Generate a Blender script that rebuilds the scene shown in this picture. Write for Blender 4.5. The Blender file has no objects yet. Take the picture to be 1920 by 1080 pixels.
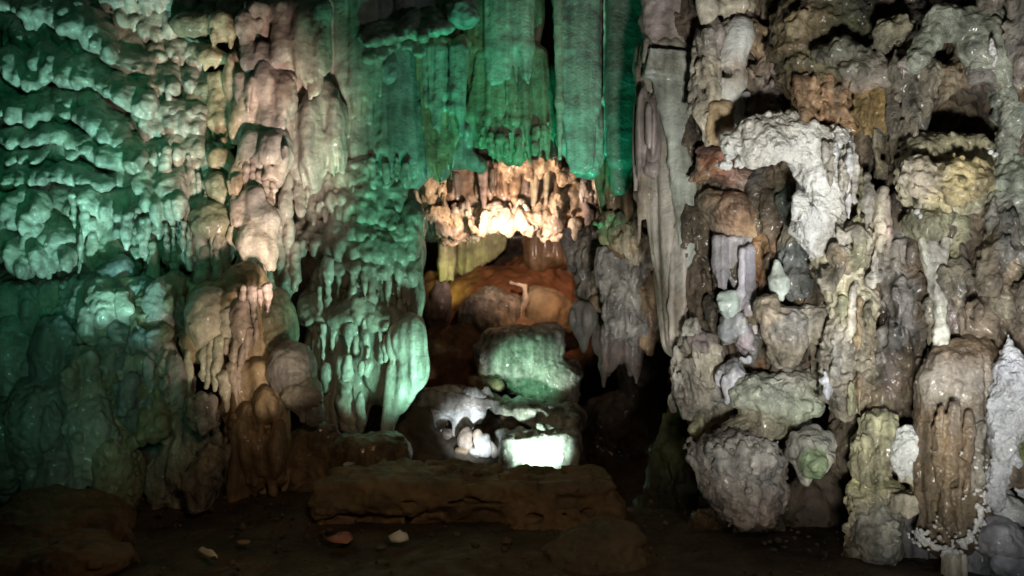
import bpy, math, random
import numpy as np
from mathutils import Vector

C = bpy.context.scene.collection
scene = bpy.context.scene
rng = np.random.default_rng(11)
random.seed(5)

# ------------------------------------------------------------------ camera
F = 1507.0           # focal length in photo pixels (1920 wide)
CAMZ = 1.6           # eye height


def P(px, py, Y):
    """World point that lies Y metres in front of the eye, seen at photo pixel px, py."""
    return np.array([(px - 960.0) / F * Y, Y, CAMZ - (py - 540.0) / F * Y])


cam_data = bpy.data.cameras.new('camera')
cam = bpy.data.objects.new('camera', cam_data)
C.objects.link(cam)
cam.location = (0, 0, CAMZ)
cam.rotation_euler = (math.radians(90), 0, 0)
cam_data.sensor_width = 36.0
cam_data.lens = 36.0 * F / 1920.0
cam_data.clip_end = 200
cam_data.clip_start = 0.05
cam_data.dof.use_dof = True
cam_data.dof.focus_distance = 5.2
cam_data.dof.aperture_fstop = 1.5
scene.camera = cam

# ------------------------------------------------------------------ world: a closed cave, no daylight
world = bpy.data.worlds.new('World')
scene.world = world
world.use_nodes = True
world.node_tree.nodes['Background'].inputs[0].default_value = (0.5, 0.6, 0.7, 1)
world.node_tree.nodes['Background'].inputs[1].default_value = 0.002
scene.view_settings.view_transform = 'Standard'
scene.view_settings.look = 'None'
scene.view_settings.gamma = 1
scene.view_settings.use_curve_mapping = False
scene.view_settings.exposure = 0.0
scene.cycles.max_bounces = 5
scene.cycles.diffuse_bounces = 4
scene.cycles.sample_clamp_indirect = 4.0
scene.cycles.use_denoising = True


# ------------------------------------------------------------------ show-cave lamps and an added floor fill
def lamp(name, pos, target, watts, col, angle=60, blend=0.6, radius=0.06):
    d = bpy.data.lights.new(name, 'SPOT')
    d.energy = watts
    d.color = col
    d.spot_size = math.radians(angle)
    d.spot_blend = blend
    d.shadow_soft_size = radius
    o = bpy.data.objects.new(name, d)
    C.objects.link(o)
    o.location = pos
    v = Vector(target) - Vector(pos)
    o.rotation_euler = v.to_track_quat('-Z', 'Y').to_euler()
    return o


TEAL = (0.40, 0.98, 0.84)
GREEN = (0.03, 0.85, 0.44)
lamp('teal_floor_lamp', (-2.35, 4.8, 0.2), P(130, -20, 6.6), 600, TEAL, 48, 1.0, 0.04)
lamp('green_wall_lamp', (-1.9, 3.8, 3.4), P(170, 330, 6.5), 70, (0.06, 0.80, 0.38), 64, 1.0, 0.2)
lamp('low_wall_lamp', (-2.3, 3.6, 0.9), P(150, 640, 6.1), 26, (0.30, 0.95, 0.58), 66, 1.0, 0.15)
lamp('warm_wall_lamp', (-0.75, 4.4, 0.5), P(490, 300, 6.6), 700, (1.0, 0.80, 0.68), 32, 0.7, 0.12)
lamp('drip_lamp', P(600, 880, 4.9), P(440, 610, 6.2), 60, (1.0, 0.80, 0.58), 46, 0.9, 0.06)
lamp('cascade_lamp', P(850, 835, 6.1), P(690, 540, 7.2), 120, (0.42, 1.0, 0.72), 78, 0.8, 0.09)
lamp('curtain_lamp', (0.25, 5.8, 0.42), (0.30, 7.1, 3.8), 480, GREEN, 44, 0.8, 0.08)
lamp('drapery_lamp', (-0.75, 5.6, 0.42), (-0.95, 7.1, 3.4), 190, (0.08, 0.90, 0.46), 46, 0.8, 0.1)
lamp('arch_lamp', P(945, 446, 8.6), P(955, 350, 9.6), 150, (1.0, 0.72, 0.56), 128, 0.5, 0.05)
lamp('chamber_lamp', P(1040, 500, 10.0), P(990, 590, 11.4), 12, (1.0, 0.50, 0.22), 110, 0.7, 0.05)
lamp('chamber_green_lamp', P(815, 565, 11.0), P(880, 480, 12.2), 16, (0.85, 1.0, 0.25), 80, 0.7, 0.04)
lamp('boulder_lamp', (-0.35, 6.7, 0.85), P(1000, 692, 8.5), 74, (0.30, 1.0, 0.56), 30, 0.8, 0.04)
lamp('flood_lamp', (0.25, 6.85, 0.02), P(1010, 822, 7.6), 100, (0.74, 1.0, 0.82), 62, 0.8, 0.03)
lamp('bank_lamp', (-0.35, 6.6, 0.05), P(890, 790, 7.9), 85, (0.86, 0.97, 1.0), 40, 1.0, 0.03)
lamp('path_lamp', (0.9, 1.4, 0.65), P(1640, 420, 4.8), 610, (1.0, 0.98, 0.87), 66, 0.8, 0.2)
lamp('passage_lamp', (0.75, 4.3, 0.5), P(1160, 520, 7.6), 95, (1.0, 0.93, 0.85), 30, 0.9, 0.08)
lamp('side_lamp', P(2020, 1000, 3.0), P(1560, 330, 5.0), 120, (0.92, 0.95, 1.0), 80, 0.8, 0.15)
lamp('low_side_lamp', P(1960, 700, 3.4), P(1850, 850, 4.3), 5, (0.85, 0.9, 1.0), 110, 0.8, 0.04)
lamp('floor_fill', (0.3, 0.8, 2.6), (-0.6, 5.3, 0.0), 120, (1.0, 0.72, 0.45), 60, 0.9, 0.2)  # added warm fill to brighten the floor, not a lamp of the cave

# ------------------------------------------------------------------ stone materials
def stone(name, rough=(0.35, 0.75), bump=0.5, fine=60.0, pits=25.0, streak=0.5, var=0.55, spec=0.5, coat=0.22):
    m = bpy.data.materials.new(name)
    m.use_nodes = True
    nt = m.node_tree
    N = nt.nodes
    L = nt.links.new
    b = N['Principled BSDF']
    geo = N.new('ShaderNodeNewGeometry')
    at = N.new('ShaderNodeAttribute')
    at.attribute_name = 'tint'
    # mottling
    n1 = N.new('ShaderNodeTexNoise'); n1.inputs['Scale'].default_value = 3.2
    n1.inputs['Detail'].default_value = 9; n1.inputs['Roughness'].default_value = 0.68
    L(geo.outputs['Position'], n1.inputs['Vector'])
    r1 = N.new('ShaderNodeMapRange'); r1.inputs['From Min'].default_value = 0.32; r1.inputs['From Max'].default_value = 0.68
    r1.inputs['To Min'].default_value = 1 - var; r1.inputs['To Max'].default_value = 1 + var * 0.55
    L(n1.outputs['Fac'], r1.inputs['Value'])
    # vertical mineral streaks
    mp = N.new('ShaderNodeMapping'); mp.inputs['Scale'].default_value = (16, 16, 1.6)
    L(geo.outputs['Position'], mp.inputs['Vector'])
    n2 = N.new('ShaderNodeTexNoise'); n2.inputs['Scale'].default_value = 1.0; n2.inputs['Detail'].default_value = 5
    L(mp.outputs['Vector'], n2.inputs['Vector'])
    r2 = N.new('ShaderNodeMapRange'); r2.inputs['From Min'].default_value = 0.3; r2.inputs['From Max'].default_value = 0.7
    r2.inputs['To Min'].default_value = 1 - streak; r2.inputs['To Max'].default_value = 1 + streak * 0.4
    L(n2.outputs['Fac'], r2.inputs['Value'])
    mu = N.new('ShaderNodeMath'); mu.operation = 'MULTIPLY'
    L(r1.outputs[0], mu.inputs[0]); L(r2.outputs[0], mu.inputs[1])
    sc = N.new('ShaderNodeVectorMath'); sc.operation = 'SCALE'
    L(at.outputs['Color'], sc.inputs[0]); L(mu.outputs[0], sc.inputs['Scale'])
    # brown iron / clay staining with its own outline
    n3 = N.new('ShaderNodeTexNoise'); n3.inputs['Scale'].default_value = 1.7; n3.inputs['Detail'].default_value = 8
    n3.inputs['Roughness'].default_value = 0.7; n3.inputs['Distortion'].default_value = 0.6
    L(geo.outputs['Position'], n3.inputs['Vector'])
    r3 = N.new('ShaderNodeMapRange'); r3.inputs['From Min'].default_value = 0.54; r3.inputs['From Max'].default_value = 0.70
    r3.inputs['To Max'].default_value = 0.55
    L(n3.outputs['Fac'], r3.inputs['Value'])
    mx = N.new('ShaderNodeMix'); mx.data_type = 'RGBA'; mx.blend_type = 'MULTIPLY'
    L(r3.outputs[0], mx.inputs[0]); L(sc.outputs[0], mx.inputs[6]); mx.inputs[7].default_value = (0.62, 0.42, 0.26, 1)
    L(mx.outputs[2], b.inputs['Base Color'])
    # wet / dry
    n4 = N.new('ShaderNodeTexNoise'); n4.inputs['Scale'].default_value = 7; n4.inputs['Detail'].default_value = 4
    L(geo.outputs['Position'], n4.inputs['Vector'])
    r4 = N.new('ShaderNodeMapRange'); r4.inputs['From Min'].default_value = 0.35; r4.inputs['From Max'].default_value = 0.65
    r4.inputs['To Min'].default_value = rough[0]; r4.inputs['To Max'].default_value = rough[1]
    L(n4.outputs['Fac'], r4.inputs['Value']); L(r4.outputs[0], b.inputs['Roughness'])
    b.inputs['Specular IOR Level'].default_value = spec
    b.inputs['Coat Weight'].default_value = coat
    b.inputs['Coat Roughness'].default_value = 0.16
    # fine relief
    n5 = N.new('ShaderNodeTexNoise'); n5.inputs['Scale'].default_value = fine; n5.inputs['Detail'].default_value = 6
    n5.inputs['Roughness'].default_value = 0.65
    L(geo.outputs['Position'], n5.inputs['Vector'])
    vo = N.new('ShaderNodeTexVoronoi'); vo.inputs['Scale'].default_value = pits
    L(geo.outputs['Position'], vo.inputs['Vector'])
    ad = N.new('ShaderNodeMath'); ad.operation = 'MULTIPLY_ADD'
    L(vo.outputs['Distance'], ad.inputs[0]); ad.inputs[1].default_value = 0.5; L(n5.outputs['Fac'], ad.inputs[2])
    bp = N.new('ShaderNodeBump'); bp.inputs['Strength'].default_value = bump; bp.inputs['Distance'].default_value = 0.02
    L(ad.outputs[0], bp.inputs['Height']); L(bp.outputs['Normal'], b.inputs['Normal'])
    return m


FLOW = stone('flowstone', (0.2, 0.65), 0.6, 45, 18, 0.35, 0.5)
ROUGH = stone('cave_coral', (0.28, 0.85), 1.0, 50, 26, 0.6, 0.85, 0.5)
DRAPE = stone('drapery_calcite', (0.3, 0.65), 0.6, 50, 16, 0.42, 0.55)
WET = stone('wet_calcite', (0.12, 0.4), 0.7, 60, 40, 0.5, 0.55, 0.6)
CLAY = stone('cave_clay', (0.45, 0.9), 0.6, 40, 20, 0.0, 0.6, 0.35, 0.0)
CRYST = stone('calcite_crystal', (0.12, 0.5), 0.9, 70, 45, 0.1, 0.35, 0.8)

PALE = (0.60, 0.56, 0.50); LIME = (0.45, 0.41, 0.35); GREY = (0.36, 0.35, 0.33); WHITE = (0.80, 0.79, 0.78)
TAN = (0.50, 0.37, 0.23); RUST = (0.36, 0.20, 0.10); BROWN = (0.24, 0.16, 0.09); DARK = (0.11, 0.09, 0.07)
MAUVE = (0.37, 0.31, 0.29); PINK = (0.56, 0.44, 0.37); OLIVE = (0.29, 0.27, 0.18); MOSS = (0.12, 0.34, 0.04)
YELL = (0.49, 0.47, 0.31); BLUISH = (0.40, 0.42, 0.44); CREAM = (0.66, 0.60, 0.48); SLATE = (0.22, 0.24, 0.24)


# ------------------------------------------------------------------ signed-distance sculpting
def bspline(n, vox, lam, seed_len):
    t = np.arange(n) * vox / lam
    i = np.floor(t).astype(int)
    f = t - i
    W = np.zeros((n, int(i.max()) + 4), np.float32)
    r = np.arange(n)
    W[r, i] = (1 - f) ** 3 / 6
    W[r, i + 1] = (3 * f ** 3 - 6 * f ** 2 + 4) / 6
    W[r, i + 2] = (-3 * f ** 3 + 3 * f ** 2 + 3 * f + 1) / 6
    W[r, i + 3] = f ** 3 / 6
    return W


def noise_grid(shape, vox, lam):
    W = [bspline(shape[a], vox, lam[a], 0) for a in range(3)]
    lat = rng.uniform(-1, 1, [w.shape[1] for w in W]).astype(np.float32)
    g = np.tensordot(W[0], lat, (1, 0))
    g = np.tensordot(g, W[1], (1, 1)).transpose(0, 2, 1)
    g = g @ W[2].T
    return g * 4.0


def surface_nets(D):
    ins = D < 0
    a = ins[:-1, :-1, :-1]
    cnt = np.zeros(a.shape, np.int8)
    corners = [(x, y, z) for x in (0, 1) for y in (0, 1) for z in (0, 1)]
    sl = lambda o, n: slice(o, n - 1 + o)
    nx, ny, nz = D.shape
    for x, y, z in corners:
        cnt += ins[sl(x, nx), sl(y, ny), sl(z, nz)]
    act = (cnt > 0) & (cnt < 8)
    I, J, K = np.nonzero(act)
    idx = np.full(act.shape, -1, np.int32)
    idx[I, J, K] = np.arange(len(I))
    acc = np.zeros((len(I), 3)); num = np.zeros(len(I))
    vals = {c: D[I + c[0], J + c[1], K + c[2]] for c in corners}
    for c in corners:
        for ax in range(3):
            if c[ax] == 0:
                e = list(c); e[ax] = 1; e = tuple(e)
                d0, d1 = vals[c], vals[e]
                m = (d0 < 0) != (d1 < 0)
                t = np.zeros(len(I)); t[m] = d0[m] / (d0[m] - d1[m])
                pt = np.tile(np.array(c, float), (len(I), 1)); pt[:, ax] += t
                acc[m] += pt[m]; num[m] += 1
    V = acc / num[:, None] + np.stack([I, J, K], 1)
    quads = []
    for ax in range(3):
        b, c = (ax + 1) % 3, (ax + 2) % 3
        s0 = [slice(None)] * 3; s1 = [slice(None)] * 3
        s0[ax] = slice(0, -1); s1[ax] = slice(1, None)
        A, B = ins[tuple(s0)], ins[tuple(s1)]
        ch = A != B
        e = list(np.nonzero(ch))
        ok = (e[b] > 0) & (e[c] > 0) & (e[b] < D.shape[b] - 1) & (e[c] < D.shape[c] - 1)
        e = [q[ok] for q in e]
        fl = A[tuple(e)]

        def cell(db, dc):
            q = [None] * 3
            q[ax] = e[ax]; q[b] = e[b] + db; q[c] = e[c] + dc
            return idx[tuple(q)]
        q = np.stack([cell(-1, -1), cell(0, -1), cell(0, 0), cell(-1, 0)], 1)
        q[~fl] = q[~fl][:, ::-1]
        quads.append(q)
    return V, np.concatenate(quads), (I, J, K)


def rotm(tilt=0.0, roll=0.0, yaw=0.0):
    """tilt about X, roll about Y (in the picture plane), yaw about Z, in degrees."""
    a, b, c = map(math.radians, (tilt, roll, yaw))
    rx = np.array([[1, 0, 0], [0, math.cos(a), -math.sin(a)], [0, math.sin(a), math.cos(a)]])
    ry = np.array([[math.cos(b), 0, math.sin(b)], [0, 1, 0], [-math.sin(b), 0, math.cos(b)]])
    rz = np.array([[math.cos(c), -math.sin(c), 0], [math.sin(c), math.cos(c), 0], [0, 0, 1]])
    return rz @ ry @ rx


TRIS = [0]


class Vol:
    """A lump of stone, sculpted from smoothly joined primitives (given in photo pixels at a depth Y)."""

    def __init__(s, Y=6.5, q=2.6, col=LIME, k=8):
        s.Y, s.q, s.col, s.k, s.pr = Y, q, col, k, []

    def _add(s, f, lo, hi, k, col, sub=False, jit=0.10):
        col = np.array(col if col is not None else s.col) * (1 + rng.uniform(-jit, jit)) * (1 + rng.uniform(-jit, jit, 3) * 0.3)
        s.pr.append((f, np.array(lo), np.array(hi), k, col.astype(np.float32), sub))
        return s

    def e(s, px, py, rx, ry, rd=None, Y=None, tilt=0, roll=0, yaw=0, k=None, col=None, sub=False):
        Y = s.Y if Y is None else Y
        u = Y / F
        c = P(px, py, Y)
        r = np.array([rx, rd if rd is not None else 0.5 * (rx + ry), ry]) * u
        R = rotm(tilt, roll, yaw)

        def f(X, Yy, Z, c=c, r=r, R=R):
            q = [(X - c[0]) * R[0, i] + (Yy - c[1]) * R[1, i] + (Z - c[2]) * R[2, i] for i in range(3)]
            k0 = np.sqrt((q[0] / r[0]) ** 2 + (q[1] / r[1]) ** 2 + (q[2] / r[2]) ** 2)
            k1 = np.sqrt((q[0] / r[0] ** 2) ** 2 + (q[1] / r[1] ** 2) ** 2 + (q[2] / r[2] ** 2) ** 2)
            return k0 * (k0 - 1) / np.maximum(k1, 1e-6)
        ext = np.sqrt((R ** 2) @ (r ** 2))
        return s._add(f, c - ext, c + ext, (s.k if k is None else k) * u, col, sub)

    def c(s, x0, y0, x1, y1, r0, r1, Y=None, Y1=None, k=None, col=None, flat=1.0, sub=False):
        """Tapered round bar from pixel x0,y0 to x1,y1; flat < 1 squeezes it in depth."""
        Y = s.Y if Y is None else Y
        Y1 = Y if Y1 is None else Y1
        u = Y / F
        a, b = P(x0, y0, Y), P(x1, y1, Y1)
        ra, rb = r0 * u, r1 * u
        ba = b - a
        w = np.array([1, 1 / flat, 1])

        def f(X, Yy, Z, a=a, ba=ba, ra=ra, rb=rb, w=w):
            p = [(X - a[0]), (Yy - a[1]) * w[1], (Z - a[2])]
            bb = ba * w
            h = np.clip((p[0] * bb[0] + p[1] * bb[1] + p[2] * bb[2]) / max(bb @ bb, 1e-9), 0, 1)
            return np.sqrt((p[0] - bb[0] * h) ** 2 + (p[1] - bb[1] * h) ** 2 + (p[2] - bb[2] * h) ** 2) - (ra + (rb - ra) * h)
        m = max(ra, rb)
        return s._add(f, np.minimum(a, b) - m, np.maximum(a, b) + m, (s.k if k is None else k) * u, col, sub)

    def b(s, px, py, hx, hy, hd, Y=None, rnd=10, tilt=0, roll=0, yaw=0, k=None, col=None, sub=False):
        Y = s.Y if Y is None else Y
        u = Y / F
        c = P(px, py, Y)
        r = np.array([hx, hd, hy]) * u
        rr = min(rnd * u, r.min() * 0.95)
        R = rotm(tilt, roll, yaw)

        def f(X, Yy, Z, c=c, r=r, R=R, rr=rr):
            q = [np.abs((X - c[0]) * R[0, i] + (Yy - c[1]) * R[1, i] + (Z - c[2]) * R[2, i]) - (r[i] - rr) for i in range(3)]
            o = np.sqrt(sum(np.maximum(v, 0) ** 2 for v in q))
            return o + np.minimum(np.maximum(q[0], np.maximum(q[1], q[2])), 0) - rr
        ext = np.abs(R) @ r
        return s._add(f, c - ext, c + ext, (s.k if k is None else k) * u, col, sub)

    def build(s, name, mat, parent=None, noise=(), base=None):
        u = s.Y / F
        vox = s.q * u
        namp = sum(abs(n[1]) for n in noise) * u
        pad = vox * 3 + namp * 1.8
        solid = [p for p in s.pr if not p[5]]
        lo = np.min([p[1] for p in solid], 0) - pad
        hi = np.max([p[2] for p in solid], 0) + pad
        shape = np.maximum(np.ceil((hi - lo) / vox).astype(int) + 1, 6)
        D = np.full(shape, 0.5, np.float32)
        Cc = np.zeros(tuple(shape) + (3,), np.float32); Cc[:] = s.pr[0][4]
        ax = [lo[i] + vox * np.arange(shape[i]) for i in range(3)]
        for f, l, h, k, col, sub in s.pr:
            m = pad + k
            i0 = np.clip(np.floor((l - m - lo) / vox).astype(int), 0, shape - 1)
            i1 = np.clip(np.ceil((h + m - lo) / vox).astype(int) + 1, 1, shape)
            if (i1 <= i0).any():
                continue
            S = tuple(slice(a, b) for a, b in zip(i0, i1))
            X = ax[0][S[0]][:, None, None].astype(np.float32); Y = ax[1][S[1]][None, :, None].astype(np.float32)
            Z = ax[2][S[2]][None, None, :].astype(np.float32)
            d2 = f(X, Y, Z).astype(np.float32)
            d1 = D[S]
            if sub:
                d2 = -d2
                hh = np.clip(0.5 - 0.5 * (d2 - d1) / k, 0, 1)
                D[S] = d1 * hh + d2 * (1 - hh) + k * hh * (1 - hh)
            else:
                hh = np.clip(0.5 + 0.5 * (d1 - d2) / k, 0, 1)
                D[S] = d1 * (1 - hh) + d2 * hh - k * hh * (1 - hh)
                w = np.clip(0.5 + 0.5 * (d1 - d2) / (k * 1.9), 0, 1)[..., None]
                Cc[S] = Cc[S] * (1 - w) + col * w
        for kind, amp, lam in noise:
            lam = [max(v * u, vox * 1.6) for v in (lam if isinstance(lam, tuple) else (lam,) * 3)]
            n = noise_grid(shape, vox, lam)
            if kind == 'b':      # billowed: rounded lumps with creases between
                D -= (np.abs(n) - 0.6) * (amp * u)
            elif kind == 'p':    # pitted
                D += np.maximum(np.abs(n) - 0.5, 0) * (amp * u)
            else:
                D += n * (amp * u)
        D[0] = D[-1] = 0.5; D[:, 0] = D[:, -1] = 0.5; D[:, :, 0] = D[:, :, -1] = 0.5
        V, Q, IJK = surface_nets(D)
        if len(V) == 0:
            return None
        if name not in ('crystal_fringe',):
            # drop crumbs that the relief has cut off
            par_ = np.arange(len(V))
            ea = np.concatenate([Q[:, 0], Q[:, 1], Q[:, 2]]); eb = np.concatenate([Q[:, 1], Q[:, 2], Q[:, 3]])
            while True:
                pa, pb = par_[ea], par_[eb]
                l_, h_ = np.minimum(pa, pb), np.maximum(pa, pb)
                m_ = l_ != h_
                if not m_.any():
                    break
                np.minimum.at(par_, h_[m_], l_[m_])
                while True:
                    pp = par_[par_]
                    if (pp == par_).all():
                        break
                    par_ = pp
            cnt_ = np.bincount(par_, minlength=len(V))
            big = cnt_.argmax()
            keep = par_ == big
            if not keep.all():
                new = np.cumsum(keep) - 1
                Q = new[Q[keep[Q[:, 0]]]]
                V = V[keep]
                IJK = tuple(t[keep] for t in IJK)
        V = V * vox + lo
        org = np.array(parent.location) if parent is not None else (np.array([V[:, 0].mean(), V[:, 1].mean(), V[:, 2].min()]) if base is None else np.array(base))
        me = bpy.data.meshes.new(name)
        me.vertices.add(len(V)); me.vertices.foreach_set('co', (V - org).astype(np.float32).ravel())
        me.loops.add(len(Q) * 4); me.loops.foreach_set('vertex_index', Q.astype(np.int32).ravel())
        me.polygons.add(len(Q)); me.polygons.foreach_set('loop_start', np.arange(0, len(Q) * 4, 4, dtype=np.int32))
        me.polygons.foreach_set('use_smooth', np.ones(len(Q), bool))
        at = me.color_attributes.new('tint', 'FLOAT_COLOR', 'POINT')
        col = np.ones((len(V), 4), np.float32); col[:, :3] = Cc[IJK]
        at.data.foreach_set('color', col.ravel())
        me.update(calc_edges=True)
        me.materials.append(mat)
        TRIS[0] += len(Q) * 2
        o = bpy.data.objects.new(name, me)
        C.objects.link(o)
        if parent is not None:
            o.parent = parent
        else:
            o.location = org
        return o


def tag(o, label, cat, group=None):
    o['label'] = label; o['category'] = cat
    if group:
        o['group'] = group
    return o


def thing(name, label, cat, base, group=None):
    o = bpy.data.objects.new(name, None)
    C.objects.link(o)
    o.location = [float(v) for v in base]
    o.empty_display_size = 0.1
    return tag(o, label, cat, group)


LUMPY = [('b', 5, (24, 24, 40)), ('n', 3.5, (10, 10, 20)), ('n', 2, 6)]
SOFT = [('n', 3, (30, 30, 50)), ('n', 1.6, 11), ('n', 0.8, 5)]
FLUTE = [('b', 6, (24, 24, 400)), ('b', 3.5, (12, 12, 300)), ('n', 2.0, (9, 9, 200)), ('n', 0.7, (9, 9, 30)), ('n', 1.5, 60)]
FINEFLUTE = [('b', 3.5, (9, 9, 300)), ('n', 1.0, (7, 7, 90)), ('n', 0.5, 8)]
CORAL = [('b', 7, (20, 20, 44)), ('n', 4, (14, 14, 30)), ('b', 4.5, (10, 10, 20)), ('n', 2.5, (5, 5, 9))]
BOULDER = [('n', 10, 70), ('b', 5, 34), ('n', 2.5, 12), ('n', 1.2, 6)]


# ---- pieces that flowstone is made of
def shelf(par, Yf, pts, h=16, out=34, col=LIME, drip=(6, 22), dens=1.0, mat=FLOW, back=1.0, name='shelf', noise=SOFT):
    """A rounded lip with a sloping top, a scalloped edge and short drips under it. pts: the line of the lip."""
    pts = np.array(pts, float)
    seg = np.hypot(*np.diff(pts, axis=0).T)
    L = np.concatenate([[0], np.cumsum(seg)])
    n = max(2, int(L[-1] / 21) + 1)
    v = Vol(Yf(*pts.mean(0)), col=col, k=9)
    ts = np.linspace(0, L[-1], n)
    for t in ts:
        x = np.interp(t, L, pts[:, 0]) + rng.uniform(-4, 4); y = np.interp(t, L, pts[:, 1]) + rng.uniform(-3, 4)
        Y = Yf(x, y); u = Y / F
        o = out * u * rng.uniform(0.8, 1.25)
        hh = h * rng.uniform(0.8, 1.25)
        v.e(x, y - hh * 0.5, rng.uniform(11, 15), hh * 1.15, out * 0.75, Y=Y - o, tilt=34, k=4)
        if rng.random() < 0.7:
            v.c(x, y - 2, x + rng.uniform(-2, 2), y + hh * 0.4 + rng.uniform(*drip) * 0.5, 7.5, 2.2, Y=Y - o * 1.15, k=8)
        v.e(x, y - hh * (1.5 + 0.6 * back), rng.uniform(16, 24), hh * (1.1 + 0.5 * back), out * 1.5, Y=Y, tilt=35, k=14)
    nd = int(L[-1] / 10 * dens)
    for _ in range(nd):
        t = rng.uniform(0, L[-1])
        x = np.interp(t, L, pts[:, 0]); y = np.interp(t, L, pts[:, 1])
        Y = Yf(x, y); o = (out * rng.uniform(0.5, 1.25)) * Y / F
        ln = rng.uniform(*drip)
        v.c(x, y - 8, x + rng.uniform(-2, 2), y + ln * 0.75, rng.uniform(4, 7), rng.uniform(1.6, 3), Y=Y - o, k=7)
    return v.build(name, mat, par, noise)


def boss(par, px, py, rx, ry, Y, col=LIME, tilt=20, roll=0, drips=0, dl=(10, 30), mat=FLOW, noise=SOFT, name='boss', rd=None, lobes=2):
    """A rounded hanging bulge, with a few lobes on it and drips under it."""
    v = Vol(Y, col=col, k=10)
    v.e(px, py, rx, ry, rd, tilt=tilt, roll=roll)
    for _ in range(lobes):
        a = rng.uniform(-0.6, 0.6)
        v.e(px + a * rx, py + rng.uniform(0.0, 0.5) * ry, rx * rng.uniform(0.3, 0.5), ry * rng.uniform(0.4, 0.6), Y=Y - 0.45 * rx * Y / F, tilt=tilt)
    for i in range(drips):
        x = px + rx * rng.uniform(-0.8, 0.8)
        q = math.sqrt(max(0.05, 1 - ((x - px) / rx) ** 2))
        ln = rng.uniform(*dl)
        v.c(x, py + ry * q * 0.5, x + rng.uniform(-2, 2), py + ry * q * 0.9 + ln, rng.uniform(5, 8), rng.uniform(1.8, 3.4), Y=Y - rng.uniform(0, 0.5) * rx * Y / F)
    return v.build(name, mat, par, noise)


def merge(par, name, items, mat=FLOW, noise=SOFT, k=12, lobes=2, drips=1, dl=(4, 14), tilt=12, q=2.6):
    """Many bulges run together into one piece of flowstone. items: px, py, rx, ry, Y, colour[, tilt, roll]"""
    v = Vol(items[0][4], col=items[0][5], k=k, q=q)
    for it in items:
        x, y, rx, ry, Y, col = it[:6]
        ti = it[6] if len(it) > 6 else tilt
        ro = it[7] if len(it) > 7 else 0
        v.e(x, y, rx, ry, (rx + ry) * .42, Y=Y, tilt=ti, roll=ro, col=col)
        for _ in range(lobes):
            g = rng.uniform(-0.7, 0.7)
            v.e(x + g * rx, y + rng.uniform(-0.1, 0.55) * ry, rx * rng.uniform(0.28, 0.5), ry * rng.uniform(0.4, 0.65), Y=Y - 0.42 * min(rx, ry) * Y / F, tilt=ti, roll=ro, col=col, k=k * .7)
        for _ in range(drips):
            g = rng.uniform(-0.8, 0.8)
            v.c(x + g * rx, y + ry * .4, x + g * rx + rng.uniform(-2, 2), y + ry * (.95 - .4 * g * g) + rng.uniform(*dl), rng.uniform(4, 7), rng.uniform(2, 3.4), Y=Y - 0.3 * min(rx, ry) * Y / F, col=col, k=6)
    return v.build(name, mat, par, noise)


def stalactite(par, x, y0, y1, w, Y, col=LIME, club=0.0, lean=0, mat=FLOW, noise=SOFT, tip=2.2, name='stalactite'):
    """A hanging drip of width w; club > 0 swells it towards its lower end."""
    v = Vol(Y, col=col, k=5, q=2.2)
    r = w / 2
    n = 5
    prev = None
    for i in range(n + 1):
        t = i / n
        if club:
            rr = r * (0.45 + 0.55 * math.sin(math.pi * min(1, 0.15 + 0.75 * t ** (1 / club))) if club < 1 else 0.5 + 0.5 * math.sin(math.pi * (0.1 + 0.8 * t ** club)))
        else:
            rr = max(tip, r * (1 - 0.75 * t ** 1.3))
        xx = x + lean * t + rng.uniform(-1, 1) * 1.2; yy = y0 + (y1 - y0) * t
        if prev:
            v.c(prev[0], prev[1], xx, yy, prev[2], rr)
        prev = (xx, yy, rr)
    return v.build(name, mat, par, noise)


def drapes(par, x0, x1, y0, y1, n, Y, w=None, spread=0.0, ragged=14, col=LIME, mat=DRAPE, noise=FINEFLUTE, name='drapery', thick=1.0, top=None, yr=None, Yb=None):
    """A hung sheet of n joined ribs from y0 to y1; spread moves the lower ends outwards; yr: bottom line (list of py)."""
    v = Vol(Y, col=col, k=12)
    w = w or (x1 - x0) / n * 0.9
    for i in range(n):
        t = (i + 0.5) / n
        xa = x0 + (x1 - x0) * t + rng.uniform(-2, 2)
        xb = xa + spread * (t - 0.5) * 2 + rng.uniform(-3, 3)
        ye = np.interp(t, np.linspace(0, 1, len(yr)), yr) if yr is not None else y1
        ye = ye + rng.uniform(-ragged, ragged * 0.6)
        dz = rng.uniform(-0.03, 0.03)
        ya = y0 if top is None else np.interp(t, np.linspace(0, 1, len(top)), top)
        ym = ya + (ye - ya) * 0.72
        xm = xa + (xb - xa) * 0.72
        r = w * rng.uniform(0.8, 1.25)
        Yt, Ye = Y + dz, (Yb if Yb is not None else Y) + dz
        Ym = Yt + (Ye - Yt) * 0.72
        v.c(xa, ya, xm, ym, r * 1.05, r * 0.9, Y=Yt, Y1=Ym, flat=thick)
        v.c(xm, ym, xb, ye, r * 0.85, max(2.2, r * 0.3), Y=Ym, Y1=Ye, flat=thick)
    return v.build(name, mat, par, noise)


def rock(name, label, cat, prims, Y, mat=ROUGH, noise=BOULDER, col=LIME, k=14, group=None, q=2.8):
    v = Vol(Y, col=col, k=k, q=q)
    for p in prims:
        kind, a, kw = p[0], p[1], (p[2] if len(p) > 2 else {})
        getattr(v, kind)(*a, **kw)
    o = v.build(name, mat, None, noise)
    return tag(o, label, cat, group)


def lump(par, name, prims, Y, mat=ROUGH, noise=CORAL, col=LIME, k=14, q=2.6):
    v = Vol(Y, col=col, k=k, q=q)
    for p in prims:
        kind, a, kw = p[0], p[1], (p[2] if len(p) > 2 else {})
        getattr(v, kind)(*a, **kw)
    return v.build(name, mat, par, noise)
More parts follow.
